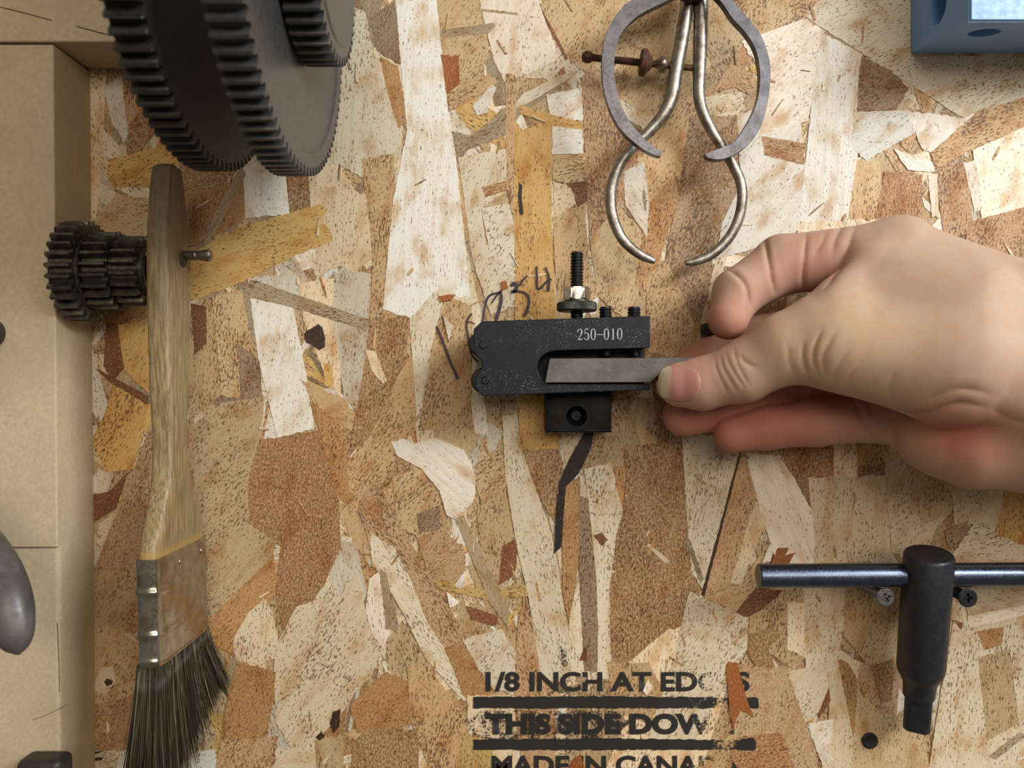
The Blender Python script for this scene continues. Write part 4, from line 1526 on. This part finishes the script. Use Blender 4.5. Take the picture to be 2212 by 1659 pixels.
PALM = [
    cone((2285, 742, 40), (3700, 660, 60), 18.6, 27), cone((2285, 900, 42), (3700, 960, 60), 18.4, 27), cone((2285, 820, 44), (3700, 815, 62), 19, 27),
    cone((1942, 553, 27), (2285, 742, 40), 10.2, 18.6),
    cone((1792, 745, 42), (2080, 775, 49), 9.3, 15), cone((2080, 775, 49), (2285, 820, 46), 15, 20),
    cone((1836, 645, 36), (2090, 690, 44), 7.6, 14), cone((1884, 582, 32), (2090, 690, 44), 7.4, 14),
    cone((1846, 768, 44), (2030, 797, 48.5), 9.6, 11.8),
    cone((1806, 688, 39), (1765, 705, 38), 8.6, 8.0),
    cone((1930, 680, 19), (2285, 800, 38), 10.5, 18), cone((1920, 780, 18), (2285, 860, 38), 10, 18), cone((1905, 885, 20), (2250, 925, 37), 8.4, 16),
]
HEEL = [cone((2030, 934, 33), (2110, 943, 37), 11.6, 13.2), cone((2110, 943, 37), (2285, 950, 42), 13.2, 14.5)]
FINGERS = {
    'index': ([(1940, 553, 27), (1692, 570, 20), (1594, 632, 23), (1573, 690, 28)], [9.8, 8.3, 6.9, 5.6], 3.0),
    'middle': ([(1930, 680, 19), (1640, 742, 11), (1530, 784, 9.6), (1452, 822, 9.4)], [9.6, 8.0, 7.0, 6.1], 4.0),
    'ring': ([(1915, 785, 18), (1730, 826, 14), (1560, 876, 14.5), (1478, 897, 15.5)], [9.2, 7.7, 6.9, 6.3], 4.0),
    'pinky': ([(1900, 896, 22), (1765, 912, 22), (1660, 924, 21), (1583, 938, 21)], [7.8, 6.7, 6.1, 5.4], 4.0),
    'thumb': ([(1792, 745, 42), (1700, 752, 38.8), (1608, 802, 34.4), (1520, 829, 31), (1471, 831, 29.6)], [9.4, 9.2, 8.2, 7.2, 6.3], 5.0),
}

VX = 0.46
lo = np.array([38.0, -94.0, -54.0])
hi = np.array([262.0, -0.8, 60.0])
dims = np.ceil((hi - lo) / VX).astype(int) + 1
gx = (lo[0] + VX * np.arange(dims[0])).astype(np.float32)
gy = (lo[1] + VX * np.arange(dims[1])).astype(np.float32)
gz = (lo[2] + VX * np.arange(dims[2])).astype(np.float32)


def sd_cone(c, X, Y, Z):
    a, b, ra, rb = c
    ba = b - a
    L2 = float(ba @ ba)
    px, py, pz = X - a[0], Y - a[1], Z - a[2]
    t = np.clip((px * ba[0] + py * ba[1] + pz * ba[2]) / L2, 0, 1)
    # shift for the taper so the flank stays perpendicular
    q = np.sqrt((px - t * ba[0]) ** 2 + (py - t * ba[1]) ** 2 + (pz - t * ba[2]) ** 2)
    t = np.clip(t + q * (ra - rb) / L2 * -1.0 * -1.0, 0, 1) if abs(ra - rb) > 1e-6 else t
    q = np.sqrt((px - t * ba[0]) ** 2 + (py - t * ba[1]) ** 2 + (pz - t * ba[2]) ** 2)
    return q - (ra + (rb - ra) * t)


def smin(a, b, k):
    h = np.clip(k - np.abs(a - b), 0, None) / k
    return np.minimum(a, b) - h * h * k * 0.25


X = gx[:, None, None]
Y = gy[None, :, None]
Z = gz[None, None, :]
palm = None
for c in PALM:
    d = sd_cone(c, X, Y, Z).astype(np.float32)
    palm = d if palm is None else smin(palm, d, 7.0)
heel = None
for c in HEEL:
    d = sd_cone(c, X, Y, Z).astype(np.float32)
    heel = d if heel is None else smin(heel, d, 5.0)
palm = smin(palm, heel, 5.0)
field = palm.copy()
for nm, (pts, rad, k) in FINGERS.items():
    f = None
    for i in range(len(pts) - 1):
        d = sd_cone(cone(pts[i], pts[i + 1], rad[i], rad[i + 1]), X, Y, Z).astype(np.float32)
        f = d if f is None else smin(f, d, 2.2)
    # fleshy pads between the joints
    field = np.minimum(field, smin(palm, f, k))
field = np.maximum(field, -(Y + 1.0) * -1.0 - 0.0) if False else field


def surface_nets(F3, lo, vx):
    nx, ny, nz = F3.shape
    S = F3 < 0
    corners = [(i, j, k) for i in (0, 1) for j in (0, 1) for k in (0, 1)]
    cnt = np.zeros((nx - 1, ny - 1, nz - 1), np.int8)
    for i, j, k in corners:
        cnt += S[i:nx - 1 + i, j:ny - 1 + j, k:nz - 1 + k]
    act = (cnt > 0) & (cnt < 8)
    idx = -np.ones(act.shape, np.int64)
    cells = np.argwhere(act)
    idx[act] = np.arange(len(cells))
    acc = np.zeros((len(cells), 3))
    num = np.zeros(len(cells))
    ci, cj, ck = cells.T
    for a in corners:
        for ax in range(3):
            if a[ax]: continue
            b = list(a)
            b[ax] = 1
            fa = F3[ci + a[0], cj + a[1], ck + a[2]]
            fb = F3[ci + b[0], cj + b[1], ck + b[2]]
            cr = (fa < 0) != (fb < 0)
            t = np.where(cr, fa / np.where(cr, fa - fb, 1), 0)
            p = np.tile(np.array(a, float), (len(cells), 1))
            p[:, ax] += t
            acc[cr] += p[cr]
            num[cr] += 1
    vs = (cells + acc / num[:, None]) * vx + lo
    quads = []
    for ax in range(3):
        u, v = (ax + 1) % 3, (ax + 2) % 3
        sl0 = [slice(1, -1)] * 3
        sl1 = [slice(1, -1)] * 3
        sl0[ax] = slice(0, -1)
        sl1[ax] = slice(1, None)
        A, Bq = S[tuple(sl0)], S[tuple(sl1)]
        e = np.argwhere(A != Bq)
        if not len(e): continue
        flip = A[tuple(e.T)]
        base = e.copy()
        for w in range(3):
            if w != ax: base[:, w] += 1
        q = []
        for du, dv in ((-1, -1), (0, -1), (0, 0), (-1, 0)):
            c = base.copy()
            c[:, u] += du
            c[:, v] += dv
            q.append(idx[c[:, 0], c[:, 1], c[:, 2]])
        q = np.stack(q, 1)
        q[~flip] = q[~flip][:, ::-1]
        quads.append(q)
    return vs, np.concatenate(quads)


hv, hq = surface_nets(field, lo, VX)
del field, palm


def adjacency(n, q):
    e = np.concatenate([q[:, [0, 1]], q[:, [1, 2]], q[:, [2, 3]], q[:, [3, 0]]])
    return np.unique(np.sort(e, 1), axis=0)


edges = adjacency(len(hv), hq)


def smooth(v, it, lam=0.5):
    n = len(v)
    deg = np.bincount(edges.ravel(), minlength=n).astype(float)[:, None]
    deg[deg == 0] = 1
    for _ in range(it):
        s = np.zeros_like(v)
        for a in range(3):
            s[:, a] = np.bincount(edges[:, 0], v[edges[:, 1], a], n) + np.bincount(edges[:, 1], v[edges[:, 0], a], n)
        v = v + lam * (s / deg - v)
    return v


def normals(v, q):
    fn = np.cross(v[q[:, 2]] - v[q[:, 0]], v[q[:, 3]] - v[q[:, 1]])
    n = np.zeros_like(v)
    for c in range(4):
        for a in range(3):
            n[:, a] += np.bincount(q[:, c], fn[:, a], len(v))
    return n / np.maximum(np.linalg.norm(n, axis=1), 1e-9)[:, None]


hv = smooth(hv, 10)
nr = normals(hv, hq)


def project(v):
    dep = D + v[:, 1]
    return np.stack([CX + v[:, 0] / dep * F, CY - v[:, 2] / dep * F], 1)


# creases and folds pressed into the skin: path, depth mm, half width px, height range
CREASE = [
    ([(1544, 776), (1549, 800), (1562, 830), (1572, 850)], 0.24, 3.0, (30, 60)),
    ([(1556, 770), (1563, 796), (1580, 826), (1592, 846)], 0.30, 3.0, (30, 60)),
    ([(1567, 764), (1577, 790), (1594, 818), (1608, 838)], 0.26, 3.0, (30, 60)),
    ([(1585, 752), (1590, 776), (1602, 806), (1620, 836)], 0.26, 3.0, (30, 60)),
    ([(1598, 770), (1612, 784), (1634, 794)], 0.40, 4.0, (30, 60)),
    ([(1702, 742), (1704, 775), (1712, 806)], 0.22, 5, (32, 70)),
    ([(1737, 740), (1734, 765), (1738, 790), (1746, 812)], 0.40, 4.0, (32, 70)),
    ([(1776, 715), (1762, 742), (1757, 772), (1764, 806)], 0.5, 4.0, (32, 70)),
    ([(1810, 712), (1788, 745), (1778, 775), (1781, 806)], 0.40, 5.5, (32, 70)),
    ([(1830, 760), (1806, 795), (1800, 828)], 0.25, 5.5, (32, 70)),
    ([(1870, 770), (1838, 806), (1824, 838)], 0.22, 6, (32, 70)),
    ([(1935, 800), (1920, 835), (1925, 862)], 0.25, 8, (32, 70)),
    ([(1650, 508), (1657, 545), (1664, 590), (1672, 630)], 0.95, 3.9, (14, 40)),
    ([(1742, 505), (1738, 545), (1734, 590), (1736, 632)], 0.65, 4.0, (14, 40)),
    ([(1574, 586), (1592, 596), (1608, 616), (1617, 645), (1619, 672)], 0.9, 3.8, (14, 40)),
    ([(1560, 640), (1590, 655)], 0.0, 4, (14, 40)),
    ([(1786, 500), (1772, 530), (1758, 552)], 0.40, 6, (14, 46)),
    ([(1822, 480), (1806, 512), (1796, 548)], 0.60, 7, (14, 46)),
    ([(1846, 490), (1832, 530), (1812, 570), (1788, 612), (1752, 640)], 0.70, 8, (14, 50)),
    ([(1692, 885), (1697, 918), (1696, 962)], 0.30, 4.0, (14, 40)),
    ([(1842, 852), (1856, 888), (1872, 925), (1892, 956)], 0.8, 4.0, (14, 42)),
    ([(1862, 850), (1880, 880), (1890, 900)], 0.30, 6, (14, 42)),
    ([(1935, 884), (1970, 894), (2005, 893), (2040, 880), (2075, 872), (2120, 876)], 1.15, 9, (20, 70)),
    ([(1990, 872), (2030, 852), (2080, 842), (2140, 850)], 0.6, 10, (30, 80)),
    ([(2140, 880), (2180, 905), (2225, 915)], 0.4, 12, (30, 80)),
]
pp = project(hv)
front = -nr[:, 1]
disp = np.zeros(len(hv))
for pts, dep, wid, (h0, h1) in CREASE:
    if dep == 0: continue
    sm = np.array(spline(pts, 40))
    lox, hix = sm.min(0) - 30, sm.max(0) + 30
    sel = np.where((pp[:, 0] > lox[0]) & (pp[:, 0] < hix[0]) & (pp[:, 1] > lox[1]) & (pp[:, 1] < hix[1])
                   & (front > 0.02) & (-hv[:, 1] > h0) & (-hv[:, 1] < h1))[0]
    if not len(sel): continue
    dd = np.linalg.norm(pp[sel][:, None, :] - sm[None], axis=2)
    k = dd.argmin(1)
    dm = dd[np.arange(len(sel)), k]
    tap = np.minimum(1, np.minimum(k, 39 - k) / 8.0)
    g = np.exp(-(dm / wid) ** 1.25) - 0.10 * np.exp(-((dm - 3.0 * wid) / (1.8 * wid)) ** 2)
    disp[sel] -= dep * g * (0.25 + 0.75 * tap)
hv = hv + nr * disp[:, None]
# soft bulges (pads, knuckles): centre px, h, radius mm, amount mm
for (x, y, h), r, am in (((1568, 690, 33), 6, 0.5), ((2075, 945, 52), 16, 0.6), ((1960, 500, 32), 11, 0.8), ((1880, 740, 52), 14, 0.8), ((1615, 600, 30), 6, 0.6), ((1700, 575, 28), 7, 0.5)):
    c = np.array(P(x, y, h))
    g = np.exp(-(np.linalg.norm(hv - c, axis=1) / r) ** 2)
    hv = hv + nr * (am * g)[:, None]
hv = smooth(hv, 1, 0.15)
nr = normals(hv, hq)
pp = project(hv)

# skin tones: redder finger ends, shade of finger undersides and palm painted in red, a rubbed red patch at the heel, paler knuckles
base = np.array(lin((186, 158, 136))[:3])
red = np.array(lin((172, 107, 92))[:3])
hot = np.array(lin((190, 98, 74))[:3])
yel = np.array(lin((190, 161, 128))[:3])
colr = np.tile(base, (len(hv), 1))


def blot(px, py, h, r, target, amt):
    global colr
    c = np.array(P(px, py, h))
    g = amt * np.exp(-(np.linalg.norm(hv - c, axis=1) / r) ** 2)
    colr = colr + (target - colr) * g[:, None]


for px, py, h, r, am in ((1568, 700, 30, 9, .75), (1452, 822, 9, 11, .8), (1478, 897, 16, 11, .85), (1583, 938, 22, 12, .8), (1690, 925, 22, 14, .55), (1530, 784, 10, 14, .6), (1600, 860, 15, 16, .75),
                         (1700, 850, 16, 18, .8), (1800, 850, 24, 14, .5), (1470, 831, 32, 9, .35), (1540, 800, 36, 7, .25), (1700, 600, 26, 14, .4), (1790, 560, 30, 10, .35), (1860, 900, 28, 12, .35)):
    blot(px, py, h, r, red, am)
blot(2055, 915, 50, 8, hot, 0.6)
blot(2085, 950, 50, 15, hot, 0.42)
blot(1860, 760, 54, 16, yel, 0.6)
blot(1700, 760, 44, 9, yel, 0.4)

me = bpy.data.meshes.new('skin')
ho = Vector(hand_root.location) / MM
loc = (hv - np.array(ho)) * MM
me.from_pydata(loc.tolist(), [], hq.tolist())
me.polygons.foreach_set('use_smooth', [True] * len(me.polygons))
ca = me.color_attributes.new('tone', 'FLOAT_COLOR', 'POINT')
ca.data.foreach_set('color', np.concatenate([colr, np.ones((len(hv), 1))], 1).astype(np.float32).ravel())
skin = bpy.data.objects.new('skin', me)
COL.objects.link(skin)
skin.parent = hand_root

N = NT('skin')
at = N.n('ShaderNodeAttribute', attribute_name='tone')
v = N.coords((1000, 1000, 1000))
n1 = N.noise(v, 0.22, 3, 0.6)
n2 = N.noise(v, 2.6, 3, 0.7)
bc = N.mix(N.ramp(n1, 0.4, 0.7, 0.0, 0.35), at.outputs['Color'], N.mix(1.0, at.outputs['Color'], lin((255, 225, 205)), 'MULTIPLY'))
bc = N.mix(N.ramp(n2, 0.45, 0.75, 0.0, 0.18), bc, N.mix(1.0, bc, lin((225, 190, 170)), 'MULTIPLY'))
N.set('Base Color', bc)
N.set('Roughness', 0.6)
N.set('Specular IOR Level', 0.28)
N.set('Subsurface Weight', 0.35)
N.set('Subsurface Radius', (1.0, 0.36, 0.2))
N.set('Subsurface Scale', 0.0016)
vor = N.n('ShaderNodeTexVoronoi', feature='DISTANCE_TO_EDGE')
vor.inputs['Scale'].default_value = 1.7
N.l(v, vor.inputs['Vector'])
N.bump(N.math('ADD', N.math('MULTIPLY', vor.outputs['Distance'], 0.5), n2), 0.22, 0.00016)
me.materials.append(N.m)

# ---------------------------------------------------------------- nails
bvh = BVHTree.FromPolygons([tuple(x) for x in hv], [tuple(int(i) for i in q) for q in hq])


def nail(name, cx, cy, ang, lx, ly, tip, nu=36, nv=28, mat=None, lift=0.16):
    """curved nail plate lying on the skin; free edge towards -u"""
    ca_, sa_ = math.cos(math.radians(ang)), math.sin(math.radians(ang))
    vs, cl, ok = [], [], []
    cam = Vector((0, -D, 0))
    for i in range(nu + 1):
        u = -1 + 2 * i / nu
        lim = 1.0
        for j in range(nv + 1):
            w = -1 + 2 * j / nv
            # squircle outline
            su = u * math.sqrt(max(0, 1 - 0.42 * w * w)) * (1.0 if u > 0 else 0.98)
            sw = w * math.sqrt(max(0, 1 - 0.38 * u * u))
            x, y = lx * su, ly * sw
            px, py = cx + x * ca_ - y * sa_, cy + x * sa_ + y * ca_
            d = (P(px, py, 0) - cam).normalized()
            hit = bvh.ray_cast(cam, d)
            hp, hn = hit[0], hit[1]
            if hp is None or (hp + Vector((0, 36, 0))).y > 14:
                hp = P(px, py, 31)
                hn = Vector((0, -1, 0))
            edge = max(abs(u) ** 6 if u > 0 else 0, abs(w) ** 6)
            vs.append(hp + hn * (lift * (1 - edge) - 0.05 * edge + (0.25 if u < -0.75 else 0)))
            tt = u + 0.10 * w * w
            f = min(1, max(0, (tt - tip + 0.10) / 0.20))
            pk, wh = lin((180, 126, 116)), lin((198, 186, 156))
            cl.append(tuple(wh[q] + (pk[q] - wh[q]) * f for q in range(3)) + (1,))
    arr = np.array([v[:] for v in vs]).reshape(nu + 1, nv + 1, 3)
    for _ in range(3):      # even out
        b = arr.copy()
        b[1:-1, 1:-1] = 0.5 * arr[1:-1, 1:-1] + 0.125 * (arr[:-2, 1:-1] + arr[2:, 1:-1] + arr[1:-1, :-2] + arr[1:-1, 2:])
        arr = b
    m = MB()
    fs = []
    for i in range(nu):
        for j in range(nv):
            a = i * (nv + 1) + j
            fs.append((a, a + nv + 1, a + nv + 2, a + 1))
    m.add([tuple(x) for x in arr.reshape(-1, 3)], fs, True)
    o = m.build(name, mat, skin, sharp=0)
    c = o.data.color_attributes.new('nailtone', 'FLOAT_COLOR', 'POINT')
    c.data.foreach_set('color', np.array(cl, np.float32).ravel())
    md = o.modifiers.new('thick', 'SOLIDIFY')
    md.thickness = 0.35 * MM
    md.offset = 0.0
    return o


N = NT('nail')
at = N.n('ShaderNodeAttribute', attribute_name='nailtone')
N.set('Base Color', at.outputs['Color'])
N.set('Roughness', 0.3)
N.set('Subsurface Weight', 0.2)
N.set('Subsurface Radius', (1.0, 0.4, 0.3))
N.set('Subsurface Scale', 0.0008)
nl = nail('thumbnail', 1467, 829, 6, 46, 38, -0.42, mat=N.m)
nl['label'] = 'pink thumbnail with a pale free edge'
# ---------------------------------------------------------------- room light and camera
world = bpy.data.worlds.new('room')
scene.world = world
world.use_nodes = True
bg = world.node_tree.nodes['Background']
nt = world.node_tree
tc = nt.nodes.new('ShaderNodeTexCoord')
sx = nt.nodes.new('ShaderNodeSeparateXYZ')
mr = nt.nodes.new('ShaderNodeMapRange')
mr.inputs[1].default_value, mr.inputs[2].default_value = -0.5, 0.8
mr.inputs[3].default_value, mr.inputs[4].default_value = 0.12, 0.32
nt.links.new(tc.outputs['Generated'], sx.inputs[0])
nt.links.new(sx.outputs[2], mr.inputs[0])
nt.links.new(mr.outputs[0], bg.inputs[1])
bg.inputs[0].default_value = (1.0, 0.88, 0.72, 1)


def area(name, loc, target, size, power, col, sy=None):
    L = bpy.data.lights.new(name, 'AREA')
    L.energy = power
    L.color = col
    L.size = size
    if sy:
        L.shape = 'RECTANGLE'
        L.size_y = sy
    o = bpy.data.objects.new(name, L)
    COL.objects.link(o)
    o.location = loc
    o.rotation_euler = (Vector(target) - Vector(loc)).to_track_quat('-Z', 'Y').to_euler()
    return o


area('bench_lamp', (0.60, -0.53, 0.37), (0.03, 0, 0.02), 0.34, 7.5, (0.90, 0.96, 1.0), 0.24)
area('front_fill', (0.25, -1.3, 0.36), (0, 0, 0), 1.0, 7.4, (1.0, 0.88, 0.74), 0.4)  # added warm front fill, lifts the board below the hand

cam = bpy.data.cameras.new('camera')
co = bpy.data.objects.new('camera', cam)
COL.objects.link(co)
co.location = (0, -D * MM, 0)
co.rotation_euler = (math.radians(90), 0, 0)
cam.sensor_width = 36
cam.sensor_fit = 'HORIZONTAL'
cam.lens = F / 2212 * 36
cam.clip_start = 0.005
cam.clip_end = 20
cam.dof.use_dof = True
cam.dof.focus_distance = 0.247
cam.dof.aperture_fstop = 15.0
scene.camera = co
scene.view_settings.view_transform = 'Standard'
scene.view_settings.look = 'None'
scene.view_settings.exposure = 0.0
scene.view_settings.gamma = 1.0
scene.view_settings.use_curve_mapping = False
